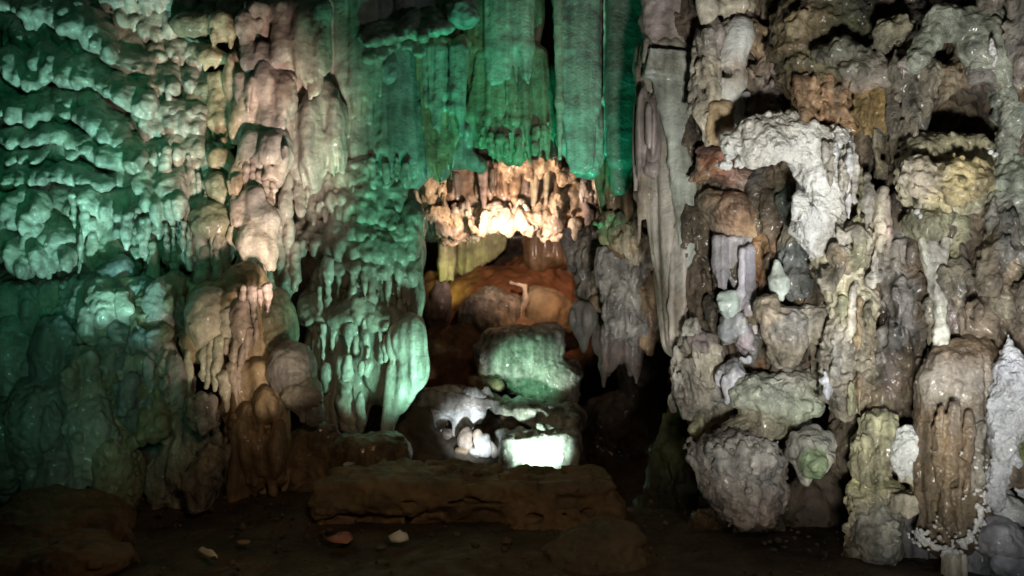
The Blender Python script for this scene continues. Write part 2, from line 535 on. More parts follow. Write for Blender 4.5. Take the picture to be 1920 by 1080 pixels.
# ------------------------------------------------------------------ the cave itself
def grid_sheet(name, fn, nu, nv, mat, col, flip=False):
    """A continuous stone surface (floor, wall, roof)."""
    uu, vv = np.meshgrid(np.linspace(0, 1, nu), np.linspace(0, 1, nv), indexing='ij')
    V = fn(uu, vv).reshape(-1, 3)
    i, j = np.meshgrid(np.arange(nu - 1), np.arange(nv - 1), indexing='ij')
    a = (i * nv + j).ravel()
    Q = np.stack([a, a + nv, a + nv + 1, a + 1], 1)
    if flip:
        Q = Q[:, ::-1]
    me = bpy.data.meshes.new(name)
    me.from_pydata(V.tolist(), [], Q.tolist())
    me.polygons.foreach_set('use_smooth', np.ones(len(Q), bool))
    at = me.color_attributes.new('tint', 'FLOAT_COLOR', 'POINT')
    cc = np.ones((len(V), 4), np.float32); cc[:, :3] = col
    at.data.foreach_set('color', cc.ravel())
    me.materials.append(mat)
    o = bpy.data.objects.new(name, me)
    C.objects.link(o)
    o['kind'] = 'structure'
    return o


def n2(shape, lam):
    a = noise_grid((shape[0], shape[1], 6), 1.0, (lam, lam, 3.0))
    return a[:, :, 2]


def floor_fn(u, v):
    x = -7 + 14 * u; y = -5 + 20 * v
    z = 0.05 * n2(u.shape, 40) + 0.03 * n2(u.shape, 14) + 0.014 * n2(u.shape, 5) + 0.006 * n2(u.shape, 2.2)
    dip = 1 / (1 + np.exp(-(y - 6.35) * 7)) * np.exp(-((x - 0.25) / 1.3) ** 4)
    z = z - 0.34 * dip * (y < 9)
    return np.stack([x, y, z], -1)


def wall_fn(u, v):
    a = 2 * np.pi * u
    r = 1 + 0.03 * np.sin(5 * a + 1) + 0.02 * np.sin(11 * a)
    x = 0.2 + 6.0 * np.sign(np.cos(a)) * np.abs(np.cos(a)) ** 0.7 * r
    y = 4.9 + 8.6 * np.sign(np.sin(a)) * np.abs(np.sin(a)) ** 0.7 * r
    z = -0.6 + 6.6 * v
    n = 0.25 * n2(u.shape, 24) + 0.12 * n2(u.shape, 8) + 0.05 * n2(u.shape, 3)
    sh = 1 - 0.12 * np.maximum(v - 0.6, 0)
    return np.stack([0.2 + (x - 0.2) * sh + n * np.cos(a), 4.9 + (y - 4.9) * sh + n * np.sin(a), z], -1)


def roof_fn(u, v):
    x = -7 + 14 * u; y = -5 + 20 * v
    z = 5.35 + 0.25 * n2(u.shape, 30) + 0.12 * n2(u.shape, 10) + 0.05 * n2(u.shape, 4)
    return np.stack([x, y, z], -1)


grid_sheet('cave_floor', floor_fn, 260, 380, CLAY, (0.085, 0.058, 0.036), flip=False)
grid_sheet('cave_wall', wall_fn, 320, 110, ROUGH, (0.16, 0.12, 0.09), flip=True)
grid_sheet('cave_ceiling', roof_fn, 140, 200, ROUGH, (0.22, 0.18, 0.14), flip=True)


# ------------------------------------------------------------------ terraced flowstone wall (far side of the chamber)
def Yl(px, py):
    return 6.85 + 0.35 * (px - 200) / 400 - 0.55 * py / 540


T = thing('terraced_flowstone', 'wall of stacked flowstone shelves with scalloped drip edges, washed in teal light', 'flowstone', P(160, 545, 6.6))
v = Vol(6.7, col=LIME, k=30, q=3.2)
for py in range(-60, 620, 60):
    for px in range(-60, 430, 62):
        Y = Yl(px, py) + 0.30
        v.e(px + rng.uniform(-14, 14), py + rng.uniform(-14, 14), 56, 60, 60, Y=Y, k=26)
v.build('body', FLOW, T, [('n', 7, 60), ('b', 4, (18, 18, 60)), ('n', 1.5, 8)])
SH = [
    ([(52, 26), (80, 32), (105, 36), (130, 30), (152, 18)], 14, 44, (14, 44)),
    ([(38, 76), (62, 82), (86, 82), (112, 72)], 10, 26, (4, 12)),
    ([(128, 50), (150, 48), (170, 56), (182, 72), (196, 90), (208, 103)], 13, 46, (4, 16)),
    ([(210, 110), (240, 122), (276, 136)], 7, 34, (3, 8)),
    ([(22, 136), (42, 154), (62, 163), (88, 158), (104, 130)], 16, 48, (4, 14)),
    ([(104, 142), (128, 152), (150, 150), (172, 150), (190, 160), (208, 170)], 13, 44, (6, 16)),
    ([(208, 172), (230, 184), (250, 195), (270, 206), (284, 200)], 14, 40, (6, 14)),
    ([(278, 164), (302, 164), (326, 168)], 10, 30, (28, 62)),
    ([(106, 190), (130, 193), (152, 195), (178, 180)], 8, 30, (3, 10)),
    ([(96, 218), (112, 222), (128, 214)], 9, 32, (2, 6)),
    ([(22, 218), (45, 224), (66, 226), (86, 214)], 12, 44, (2, 10)),
    ([(160, 222), (176, 234), (190, 248), (206, 262), (226, 272)], 12, 44, (3, 10)),
    ([(86, 250), (106, 258), (128, 262), (150, 266), (162, 270)], 9, 38, (2, 8)),
    ([(26, 266), (50, 268), (76, 258)], 9, 40, (2, 8)),
    ([(24, 298), (46, 300), (68, 296)], 9, 40, (2, 8)),
    ([(94, 292), (116, 296), (140, 290), (156, 280)], 9, 34, (2, 8)),
    ([(168, 278), (178, 292), (192, 298)], 11, 40, (2, 8)),
    ([(196, 300), (216, 303), (236, 308), (256, 312), (266, 304)], 13, 44, (4, 12)),
    ([(20, 342), (42, 346), (66, 343), (90, 338)], 12, 46, (3, 12)),
    ([(86, 334), (110, 334), (136, 328), (154, 340), (164, 352)], 11, 42, (6, 16)),
    ([(164, 338), (182, 342), (206, 346)], 10, 38, (3, 10)),
    ([(270, 300), (294, 296), (316, 292), (344, 296), (378, 288)], 12, 26, (24, 62)),
    ([(270, 250), (300, 254), (332, 248), (372, 252)], 15, 24, (4, 14)),
    ([(330, 214), (352, 218), (378, 224)], 8, 26, (8, 26)),
    ([(164, 372), (180, 382), (196, 392), (208, 402), (226, 406), (246, 400), (266, 390)], 13, 46, (6, 16)),
    ([(20, 396), (36, 414), (48, 428), (62, 414), (76, 396)], 18, 50, (4, 16)),
    ([(280, 388), (300, 400), (320, 410), (344, 404)], 22, 40, (8, 30)),
    ([(0, 168), (8, 172), (16, 166)], 9, 24, (2, 8)),
    ([(-8, 226), (4, 230), (14, 224)], 9, 24, (2, 8)),
    ([(-8, 300), (4, 304), (18, 296)], 9, 24, (2, 8)),
    ([(-8, 350), (4, 356), (16, 348)], 10, 24, (2, 8)),
    ([(28, 500), (42, 515), (60, 510), (82, 502)], 26, 46, (4, 16)),
    ([(82, 496), (104, 500), (130, 496)], 16, 40, (4, 12)),
    ([(80, 452), (104, 456), (132, 450)], 11, 40, (2, 10)),
    ([(-10, 486), (6, 484), (26, 488)], 13, 34, (4, 12)),
    ([(200, 8), (226, 14), (250, 10)], 18, 26, (4, 12)),
    ([(268, 66), (290, 74), (318, 70)], 16, 22, (3, 10)),
    ([(250, 20), (280, 26), (318, 18)], 24, 28, (3, 10)),
]
for pts, h, out, dr in SH:
    shelf(T, Yl, pts, h, out * 0.9, LIME, (dr[0] + 2, dr[1] + 8), dens=1.3)
# smaller scallops between the long lips, in upright rows
ALLP = np.array([q for s_ in SH for q in s_[0]], float)
for cx, cw in [(4, 30), (34, 30), (66, 32), (100, 34), (134, 32), (168, 32), (204, 34), (240, 34), (276, 32), (310, 30), (344, 30), (376, 28)]:
    py = -40 + rng.uniform(0, 25)
    while py < 520:
        x = cx + rng.uniform(-7, 7); wd = cw * rng.uniform(0.8, 1.15)
        inside = np.abs(ALLP - np.array([x, py])) < np.array([wd * 0.75, 23])
        if not inside.all(1).any():
            sag = rng.uniform(5, 12)
            shelf(T, Yl, [(x - wd / 2, py - sag), (x - wd / 5, py), (x + wd / 5, py + 1), (x + wd / 2, py - sag)], rng.uniform(8, 11), rng.uniform(12, 18), LIME, (3, 16), dens=0.9)
        py += rng.uniform(34, 52)
CL = [(204, 404, 520, 27, 0.5), (174, 432, 516, 22, 0.5), (184, 398, 470, 18, 0.5), (160, 385, 450, 22, 0.5), (150, 440, 510, 15, 0), (138, 380, 432, 16, 0),
      (122, 384, 430, 18, 0.6), (106, 380, 425, 20, 0.6), (238, 418, 466, 14, 0.6), (254, 416, 462, 12, 0), (278, 398, 440, 12, 0), (296, 400, 446, 14, 0.6),
      (268, 428, 480, 9, 0), (276, 424, 486, 8, 0), (290, 430, 500, 9, 0), (302, 436, 510, 10, 0), (312, 430, 486, 8, 0), (326, 440, 536, 20, 0.5),
      (340, 436, 500, 8, 0), (346, 430, 494, 7, 0), (354, 434, 504, 8, 0), (362, 430, 490, 7, 0), (372, 442, 540, 30, 0.42), (398, 450, 512, 9, 0),
      (408, 452, 520, 9, 0), (418, 452, 506, 8, 0), (290, 470, 534, 22, 0.5), (218, 446, 500, 12, 0), (60, 430, 470, 12, 0), (88, 470, 520, 14, 0),
      (112, 500, 524, 12, 0), (300, 300, 352, 8, 0), (312, 296, 346, 9, 0), (328, 296, 356, 9, 0), (342, 300, 350, 8, 0), (356, 306, 362, 9, 0),
      (372, 340, 388, 8, 0), (384, 336, 380, 7, 0), (290, 168, 218, 10, 0), (300, 170, 226, 10, 0), (316, 170, 222, 12, 0)]
for x, y0, y1, w, cl in CL:
    stalactite(T, x, y0 - 12, y1, w, Yl(x, (y0 + y1) / 2) - rng.uniform(0.02, 0.2), LIME, cl, rng.uniform(-4, 4))
boss(T, 242, 498, 20, 28, Yl(242, 500) + 0.02, OLIVE, 4)
boss(T, 90, 412, 17, 22, Yl(90, 412) - 0.08, LIME, 10, drips=3)


# olive, yellowish corner at the very top between green shelves and the pink cascade
T = thing('olive_flowstone', 'olive and tan flowstone lobes high up between teal shelves and the pinkish cascade', 'flowstone', P(390, 330, 6.8))
lump(T, 'body', [('e', (350, 40, 70, 80, 50)), ('e', (380, 150, 56, 90, 50)), ('e', (372, 250, 50, 60, 46)), ('e', (400, 330, 40, 70, 40)), ('e', (410, 420, 46, 60, 40))], 7.1, FLOW, SOFT, OLIVE, 30)
merge(T, 'lobe', [(370, 48, 48, 26, 6.75, OLIVE, 30), (418, 52, 30, 30, 6.68, TAN, 30, 10), (402, 104, 34, 17, 6.7, TAN, 34, 18), (372, 92, 24, 12, 6.72, OLIVE, 34, 20)], k=8, drips=4, dl=(3, 10))
drapes(T, 398, 448, 150, 262, 4, 6.72, 12, col=TAN, mat=FLOW, noise=SOFT, ragged=12)
drapes(T, 400, 442, 240, 276, 4, 6.66, 7, col=TAN, mat=FLOW, noise=SOFT, ragged=5)
boss(T, 414, 300, 23, 26, 6.6, TAN, 20, drips=3, dl=(2, 10))
boss(T, 408, 350, 24, 28, 6.55, OLIVE, 20, drips=3, dl=(2, 10))
boss(T, 396, 414, 42, 34, 6.5, OLIVE, 26, drips=8, dl=(4, 16))
boss(T, 436, 440, 12, 20, 6.45, CREAM, 16, drips=1)
boss(T, 366, 332, 20, 20, 6.6, OLIVE, 20, drips=6, dl=(10, 34))
drapes(T, 350, 400, 170, 228, 6, 6.76, 7, col=OLIVE, mat=FLOW, noise=SOFT, ragged=10)

# pinkish cascade
SMOOTHFOLD = [('b', 7, (22, 22, 150)), ('n', 3, (16, 16, 60)), ('n', 1.5, (12, 12, 24)), ('n', 0.6, 6)]
T = thing('pink_cascade', 'smooth pinkish beige flowstone cascade with rounded bulging folds beside green drapery', 'flowstone', P(490, 520, 6.7))
lump(T, 'body', [('e', (470, 20, 70, 90, 50)), ('e', (545, 40, 60, 110, 50)), ('e', (490, 150, 60, 110, 50)), ('e', (560, 150, 45, 80, 45)),
                 ('e', (500, 290, 52, 80, 45)), ('e', (490, 420, 50, 80, 40)), ('e', (500, 520, 60, 60, 40))], 7.05, FLOW, SOFT, PINK, 30)
BO = [(505, 22, 46, 20, 6.78, MAUVE, 30, 0), (560, 22, 40, 30, 6.76, PINK, 25, 14), (588, 44, 20, 24, 6.68, CREAM, 25, -20), (604, 18, 16, 16, 6.66, PALE, 20, -20),
      (584, 100, 28, 70, 6.72, PINK, 8, 0), (540, 84, 34, 34, 6.70, PINK, 20, 0), (470, 50, 26, 40, 6.7, PINK, 16, 0), (490, 110, 34, 30, 6.66, MAUVE, 25, 0),
      (500, 160, 26, 44, 6.64, MAUVE, 14, 0), (528, 190, 22, 60, 6.66, PINK, 6, 0), (470, 190, 24, 70, 6.68, PINK, 6, 0), (440, 140, 18, 46, 6.68, TAN, 6, 0),
      (446, 230, 16, 40, 6.64, TAN, 6, 0), (510, 236, 28, 26, 6.60, PALE, 24, 0), (520, 290, 32, 46, 6.55, PALE, 16, 12), (476, 292, 28, 38, 6.56, PALE, 14, -6),
      (502, 268, 22, 16, 6.52, MAUVE, 30, 0), (510, 330, 20, 20, 6.50, PINK, 14, 20), (466, 380, 22, 26, 6.46, MAUVE, 24, 0), (468, 412, 26, 16, 6.42, PALE, 30, 0),
      (502, 414, 24, 18, 6.42, PALE, 28, 6), (470, 456, 24, 26, 6.38, PALE, 22, 0), (490, 456, 14, 24, 6.38, CREAM, 14, 0), (505, 466, 13, 24, 6.40, CREAM, 14, 0),
      (440, 392, 12, 34, 6.44, PINK, 6, 0), (440, 340, 12, 36, 6.48, TAN, 6, 0)]
for lo_, hi_ in ((-99, 130), (130, 260), (260, 350), (350, 520)):
    merge(T, 'fold', [q for q in BO if lo_ <= q[1] < hi_], k=18, lobes=3, drips=2, dl=(2, 14), noise=SMOOTHFOLD)
drapes(T, 470, 600, 20, 180, 9, 6.68, 10, col=PINK, mat=FLOW, noise=SMOOTHFOLD, ragged=50)
drapes(T, 448, 545, 150, 300, 7, 6.60, 10, col=PINK, mat=FLOW, noise=SMOOTHFOLD, ragged=40)
for x, y0, y1, w in [(452, 300, 366, 16), (462, 304, 372, 12), (474, 300, 370, 15), (486, 330, 392, 14), (500, 344, 406, 16), (512, 346, 400, 12),
                     (498, 470, 540, 14), (512, 470, 530, 14), (484, 480, 545, 12), (470, 480, 536, 14), (458, 472, 520, 13)]:
    stalactite(T, x, y0, y1, w, 6.46, PINK, 0, rng.uniform(-6, 4))

# grey drape lobes right of it
T = thing('grey_drape', 'long smooth grey-green hanging flowstone lobes beside the pinkish cascade', 'flowstone', P(590, 420, 7.0))
lump(T, 'body', [('e', (590, 250, 56, 110, 40))], 7.3, FLOW, SOFT, LIME, 30)
for x, y, rx, ry, Y in [(590, 262, 30, 100, 6.95), (566, 280, 22, 80, 6.98), (628, 250, 20, 80, 7.0), (612, 200, 24, 40, 6.96), (548, 240, 12, 76, 6.96), (640, 262, 12, 64, 7.04)]:
    pass
merge(T, 'fold', [(x, y, rx, ry, Y, LIME, 4) for x, y, rx, ry, Y in [(590, 262, 26, 100, 6.95), (566, 280, 20, 80, 6.98), (628, 250, 18, 80, 7.0), (612, 200, 22, 40, 6.96), (548, 240, 12, 76, 6.96), (642, 262, 10, 64, 7.04)]], k=8, lobes=4, noise=SMOOTHFOLD)
for x, y0, y1, w in [(540, 330, 420, 22), (562, 340, 400, 26), (576, 350, 396, 16), (524, 400, 520, 22), (540, 410, 516, 22), (552, 460, 540, 26), (534, 500, 560, 18)]:
    stalactite(T, x, y0, y1, w, 6.9, LIME, 0.9, rng.uniform(-4, 4))

# ------------------------------------------------------------------ lower bosses of the wall
def Yb(py):
    return 6.25 - 0.3 * (py - 540) / 300


WALLN = [('b', 8, (24, 24, 90)), ('n', 3, (12, 12, 30)), ('b', 2.5, 9), ('n', 1, 5)]
T = thing('teal_bosses', 'rounded grey-green flowstone bosses along the lower wall under the teal shelves', 'flowstone', P(160, 930, 5.9))
lump(T, 'body', [('e', (30, 640, 100, 140, 60)), ('e', (150, 660, 100, 140, 60)), ('e', (260, 640, 80, 120, 50)), ('e', (60, 820, 130, 130, 60)), ('e', (230, 830, 110, 130, 60)), ('e', (300, 760, 60, 120, 50))], 6.27, FLOW, WALLN, SLATE, 40, q=3.0)
for x, y, rx, ry, col, dr in [(40, 566, 50, 44, GREY, 0), (214, 566, 56, 40, LIME, 10), (120, 590, 34, 34, GREY, 4), (8, 600, 40, 22, LIME, 0), (306, 590, 36, 54, GREY, 2), (176, 620, 26, 44, LIME, 2),
                              (40, 680, 56, 80, GREY, 2), (120, 690, 40, 90, SLATE, 2), (216, 680, 36, 50, GREY, 5), (170, 740, 34, 84, LIME, 2), (226, 730, 24, 60, OLIVE, 2), (280, 640, 30, 36, SLATE, 8),
                              (90, 800, 70, 90, SLATE, 0), (180, 830, 50, 80, GREY, 0), (20, 840, 60, 90, SLATE, 0), (262, 760, 40, 60, SLATE, 2), (330, 720, 20, 50, GREY, 0), (290, 700, 18, 46, BLUISH, 1), (316, 680, 20, 40, LIME, 2),
                              (220, 880, 46, 70, OLIVE, 0), (120, 900, 60, 60, SLATE, 0)]:
    boss(T, x, y, rx, ry * 1.15, Yb(y) - rng.uniform(0, .08), col, 12, drips=dr + 3, dl=(6, 26), noise=WALLN, lobes=5)

for cx, cw in [(20, 44), (66, 44), (112, 44), (160, 44), (206, 44), (250, 40), (292, 36)]:
    py = 560 + rng.uniform(0, 40)
    while py < 840:
        x = cx + rng.uniform(-9, 9); wd = cw * rng.uniform(0.8, 1.15); sag = rng.uniform(6, 14)
        shelf(T, lambda px_, py_: Yb(py_) + 0.02, [(x - wd / 2, py - sag), (x - wd / 5, py), (x + wd / 5, py + 1), (x + wd / 2, py - sag)], rng.uniform(14, 20), rng.uniform(22, 32),
              (GREY, LIME, SLATE, OLIVE, GREY)[int(rng.integers(5))], (6, 30), dens=1.2)
        py += rng.uniform(44, 66)

T = thing('tan_drip_cluster', 'orange tan bulb with long curved drip stalactites hanging at its lower edge', 'stalactite', P(420, 760, 6.1))
lump(T, 'body', [('e', (400, 610, 60, 80, 46)), ('e', (460, 560, 50, 70, 40)), ('e', (480, 660, 40, 80, 36))], 6.35, FLOW, SOFT, TAN, 30)
for x, y, rx, ry, col in [(388, 600, 42, 62, CREAM), (436, 600, 28, 52, CREAM), (420, 570, 26, 24, TAN), (404, 560, 20, 20, PALE), (458, 610, 20, 60, PINK), (366, 640, 26, 46, TAN), (444, 560, 20, 34, TAN)]:
    boss(T, x, y, rx, ry, 6.1, col, 10, drips=2, dl=(6, 20), lobes=3)
for x, y0, y1, w, ln in [(396, 640, 726, 18, -8), (410, 640, 730, 14, -8), (384, 650, 712, 14, -4), (426, 640, 740, 16, -14), (444, 630, 736, 16, -14), (458, 640, 720, 14, -16), (466, 620, 700, 12, -10), (436, 690, 760, 18, 8), (420, 710, 770, 22, 4), (448, 700, 766, 14, 4),
                        (456, 540, 610, 14, -2), (472, 540, 620, 15, 6), (488, 545, 630, 14, 2), (502, 540, 612, 14, 0), (480, 600, 640, 10, 0), (352, 660, 730, 14, 0)]:
    stalactite(T, x, y0, y1, w, 6.0, PINK if x > 420 else CREAM, 0, ln)

rock('knobby_stalagmite', 'knobby pale stalagmite with a rounded cap under the tan drips', 'stalagmite',
     [('e', (368, 790, 42, 44, 40)), ('e', (330, 800, 30, 44, 34)), ('e', (390, 830, 26, 30, 26)), ('e', (352, 850, 50, 50, 40)), ('e', (400, 850, 20, 16, 20), dict(Y=5.72)), ('e', (372, 770, 30, 24, 26), dict(Y=5.75)), ('e', (394, 792, 14, 22, 18), dict(Y=5.68, col=WHITE)), ('e', (340, 900, 70, 60, 40)), ('e', (376, 910, 30, 50, 30), dict(Y=5.7))],  # white patch on one flank
     6.0, ROUGH, CORAL + [('b', 4, (16, 16, 60))], (0.36, 0.32, 0.26), 14)

T = thing('domed_boss', 'two tier domed flowstone boss with a smooth dark top between tan drips and green cascade', 'flowstone', P(545, 900, 6.1))
boss(T, 548, 690, 48, 54, 6.25, GREY, 14, lobes=3, drips=7, dl=(2, 8))
boss(T, 566, 736, 42, 36, 6.18, LIME, 16, lobes=3, drips=5, dl=(4, 22))
drapes(T, 420, 540, 690, 900, 9, 6.2, 13, col=TAN, mat=FLOW, noise=SMOOTHFOLD, ragged=60, yr=[930, 940, 930, 920])
drapes(T, 430, 530, 760, 940, 7, 6.12, 13, col=BROWN, mat=FLOW, noise=SMOOTHFOLD, ragged=30, top=[800, 760, 820, 790])
merge(T, 'lobe', [(448, 800, 22, 30, 6.14, TAN), (500, 760, 24, 36, 6.12, TAN), (474, 850, 26, 40, 6.12, BROWN), (520, 850, 22, 50, 6.12, BROWN)], k=14, drips=4, dl=(8, 30), noise=SMOOTHFOLD)
boss(T, 520, 620, 36, 80, 6.5, OLIVE, 6, lobes=3)
boss(T, 590, 770, 16, 26, 6.15, GREY, 8)

rock('dark_ledge', 'dark brown rounded rock ledge below the green cascade beside the domed boss', 'rock',
     [('e', (590, 850, 46, 70, 40)), ('e', (660, 860, 70, 52, 50)), ('e', (720, 850, 50, 40, 44)), ('e', (560, 880, 30, 60, 34)), ('e', (640, 910, 110, 40, 60)), ('e', (620, 800, 24, 20, 20), dict(col=GREY))],
     6.35, ROUGH, BOULDER, BROWN, 20)

# ------------------------------------------------------------------ green cascade in the middle
def Yc(px, py):
    return 7.35 - 0.35 * (py - 320) / 480 + 0.15 * abs(px - 680) / 120


T = thing('green_cascade', 'green lit flowstone pillar of wavy shelves with rows of drips, its foot white', 'flowstone', P(690, 815, 7.1))
v = Vol(7.3, col=LIME, k=26, q=3.0)
for (x, y, rx, ry) in [(660, 370, 74, 60), (720, 400, 66, 70), (660, 450, 84, 70), (730, 470, 62, 70), (650, 560, 78, 80), (730, 560, 62, 80), (630, 660, 60, 90), (710, 640, 66, 80), (640, 760, 50, 70), (752, 650, 44, 60), (720, 700, 40, 60)]:
    v.e(x, y, rx, ry, 50, Y=Yc(x, y) + 0.17)
v.build('body', FLOW, T, FLUTE)
for pts, h, out, dr in [
    ([(640, 352), (670, 340), (700, 336), (730, 346)], 12, 36, (3, 10)),
    ([(600, 394), (630, 386), (656, 376), (690, 372), (710, 386)], 14, 40, (3, 10)),
    ([(590, 420), (620, 414), (650, 410), (690, 408), (720, 414), (740, 426)], 13, 42, (3, 10)),
    ([(690, 366), (710, 374), (726, 384), (744, 396)], 10, 36, (3, 8)),
    ([(570, 470), (592, 474), (614, 478), (640, 482), (670, 484), (700, 480), (726, 488), (752, 482), (774, 478)], 15, 46, (6, 18)),
    ([(640, 446), (670, 440), (700, 446), (730, 452), (764, 446)], 11, 40, (3, 10)),
    ([(580, 606), (610, 604), (640, 602), (670, 600), (700, 600)], 12, 40, (10, 34)),
    ([(700, 602), (726, 606), (748, 604)], 8, 40, (8, 26)),
    ([(640, 506), (666, 504), (694, 506), (720, 510)], 9, 40, (10, 40)),
    ([(724, 510), (746, 512), (772, 516)], 12, 40, (20, 60)),
]:
    shelf(T, Yc, pts, h * 1.25, out * 0.8, LIME, dr, dens=1.6, back=1.5)
for x, y0, y1, w in [(604, 490, 560, 12), (616, 490, 580, 10), (600, 540, 620, 12), (636, 500, 560, 10), (646, 500, 576, 12), (660, 506, 590, 12), (672, 504, 580, 10), (684, 502, 576, 12), (696, 504, 590, 10), (728, 520, 586, 9), (738, 524, 590, 9), (748, 524, 592, 10), (758, 526, 588, 9), (768, 530, 580, 9),
                    (606, 610, 700, 10), (622, 610, 676, 9), (656, 610, 668, 13), (668, 612, 662, 10), (684, 606, 690, 13), (692, 608, 684, 9), (714, 612, 676, 9), (722, 650, 676, 10), (738, 650, 690, 9), (746, 650, 686, 9), (610, 690, 732, 16), (652, 670, 740, 24), (648, 720, 800, 34), (676, 680, 708, 14), (690, 680, 706, 12), (674, 740, 808, 14), (662, 750, 812, 24)]:
    stalactite(T, x, y0, y1, w, Yc(x, y0) - rng.uniform(0.16, 0.26), PALE, 0.9 if w > 20 else 0, rng.uniform(-3, 3))
lump(T, 'foot', [('e', (778, 650, 20, 56, 24)), ('e', (768, 640, 26, 50, 30)), ('e', (782, 686, 22, 30, 26)), ('e', (752, 640, 24, 40, 26)), ('c', (770, 700, 728, 800, 26, 8)), ('c', (744, 700, 722, 806, 16, 6)), ('c', (762, 690, 742, 780, 18, 6)), ('e', (787, 668, 8, 8, 16), dict(Y=6.75, sub=True)), ('e', (746, 702, 22, 7, 22), dict(Y=6.75, sub=True, roll=-8))], 6.95, DRAPE, FLUTE, PALE, 12)

# ------------------------------------------------------------------ green drapery hanging from the roof
T = thing('ribbed_green_drapery', 'broad ribbed green stalactite curtain narrowing downwards, hung from the roof', 'stalactite', P(740, -60, 7.2), 'green curtains hanging from the roof')
lump(T, 'body', [('e', (720, 40, 130, 140, 46)), ('e', (740, 180, 96, 130, 42)), ('e', (760, 280, 70, 80, 38))], 7.36, DRAPE, FLUTE, GREY, 30, q=3)
drapes(T, 598, 700, -70, 300, 8, 7.12, 15, col=LIME, thick=1.0, ragged=40, yr=[150, 220, 250, 230, 190], spread=18)
drapes(T, 640, 720, 120, 330, 8, 7.2, 9, col=LIME, ragged=18, yr=[290, 330, 342, 335], spread=8)
drapes(T, 690, 790, 200, 330, 10, 7.26, 8, col=GREY, ragged=14, yr=[330, 345, 335, 338], spread=10)
shelf(T, lambda x, y: 7.15, [(690, 84), (716, 76), (744, 70), (772, 66), (806, 62), (836, 58)], 10, 34, LIME, (2, 6), name='shelf')
shelf(T, lambda x, y: 7.2, [(694, 112), (712, 102), (736, 94), (764, 92), (786, 96)], 8, 28, LIME, (2, 6), name='shelf')
boss(T, 738, 130, 40, 34, 7.28, GREY, 10, lobes=3)
drapes(T, 640, 860, -70, 58, 16, 7.22, 12, col=GREY, ragged=8)
drapes(T, 780, 880, 80, 330, 13, 7.1, 5.5, col=TAN, spread=-22, ragged=22, yr=[300, 330, 336, 326, 240], noise=FINEFLUTE)
drapes(T, 786, 880, 90, 240, 10, 7.05, 5, col=LIME, spread=-12, ragged=40)
boss(T, 866, 26, 36, 34, 7.05, MAUVE, 14, lobes=4)
for x, y0, y1, w in [(700, 300, 350, 12), (724, 310, 352, 14), (760, 310, 346, 12), (776, 306, 342, 10), (744, 300, 340, 10)]:
    stalactite(T, x, y0, y1, w, 7.14, LIME, 0)

T = thing('bell_drapery', 'olive green bell-shaped stalactite curtain with finger drips in the middle of the roof', 'stalactite', P(960, -60, 7.4), 'green curtains hanging from the roof')
lump(T, 'body', [('e', (960, 20, 62, 160, 40)), ('e', (955, 220, 58, 90, 40)), ('e', (890, 60, 26, 160, 30), dict(col=BROWN))], 7.45, DRAPE, FLUTE, OLIVE, 26)
drapes(T, 910, 1000, -70, 156, 7, 7.25, 14, col=LIME, ragged=14)
drapes(T, 896, 1020, 90, 300, 12, 7.33, 12, col=OLIVE, ragged=18, yr=[240, 280, 296, 300, 300, 290, 280], top=[110, 90, 80, 80, 90, 110], spread=26)
drapes(T, 925, 985, 130, 286, 7, 7.28, 7, col=OLIVE, ragged=24, spread=12)
drapes(T, 880, 912, -70, 150, 3, 7.3, 8, col=BROWN, ragged=14)
for x, y0, y1, w in [(905, 240, 290, 10), (920, 250, 306, 12), (936, 256, 300, 12), (952, 262, 312, 12), (972, 260, 304, 12), (990, 250, 296, 10), (1004, 240, 288, 10), (1018, 236, 290, 9), (1028, 232, 288, 9)]:
    stalactite(T, x, y0, y1, w, 7.22, OLIVE, 0, rng.uniform(-6, 6))
lump(T, 'spur', [('c', (872, 250, 826, 326, 34, 12)), ('c', (860, 290, 900, 310, 26, 16))], 7.45, DRAPE, FLUTE, MAUVE)

T = thing('smooth_green_pillar', 'smooth brilliant green stalactite pillar with a pale ridge down each edge', 'stalactite', P(1090, -60, 7.0), 'green curtains hanging from the roof')
lump(T, 'body', [('c', (1082, -80, 1092, 262, 50, 42), dict(flat=0.9)), ('c', (1092, 250, 1094, 312, 42, 24), dict(flat=0.9)), ('c', (1100, 200, 1110, 316, 26, 14))], 7.05, DRAPE, SOFT, GREY, 16)
drapes(T, 1040, 1056, -70, 300, 1, 6.86, 9, col=LIME, spread=10, ragged=4, name='ridge')
drapes(T, 1128, 1140, -70, 290, 1, 6.86, 5, col=PALE, ragged=4, name='ridge')
drapes(T, 1062, 1118, -70, 310, 3, 6.9, 24, col=GREY, ragged=8, yr=[318, 318, 304], spread=-4, thick=0.6, noise=[('n', 3, (34, 34, 70)), ('n', 1, 9)])

T = thing('dark_green_slab', 'flat dark green hanging slab with a pointed lower end beside the tall grey column', 'stalactite', P(1175, -60, 6.8), 'green curtains hanging from the roof')
lump(T, 'body', [('b', (1176, 60, 38, 170, 22), dict(rnd=14)), ('b', (1166, 220, 24, 90, 18), dict(rnd=12)), ('c', (1162, 260, 1160, 352, 22, 12), dict(flat=0.8)), ('b', (1180, 200, 26, 60, 18), dict(rnd=10))], 6.75, FLOW, [('n', 2, (40, 40, 200)), ('n', 0.6, 10)], (0.15, 0.16, 0.14), 14)

T = thing('recess_pillar', 'thin stalactite pillar darkened as shade in the gap between bell-shaped and brilliant green curtains', 'stalactite', P(1022, -60, 7.6), 'green curtains hanging from the roof')
drapes(T, 1004, 1046, -70, 290, 4, 7.9, 11, col=DARK, ragged=20)  # shade of the gap is put into the dark colour

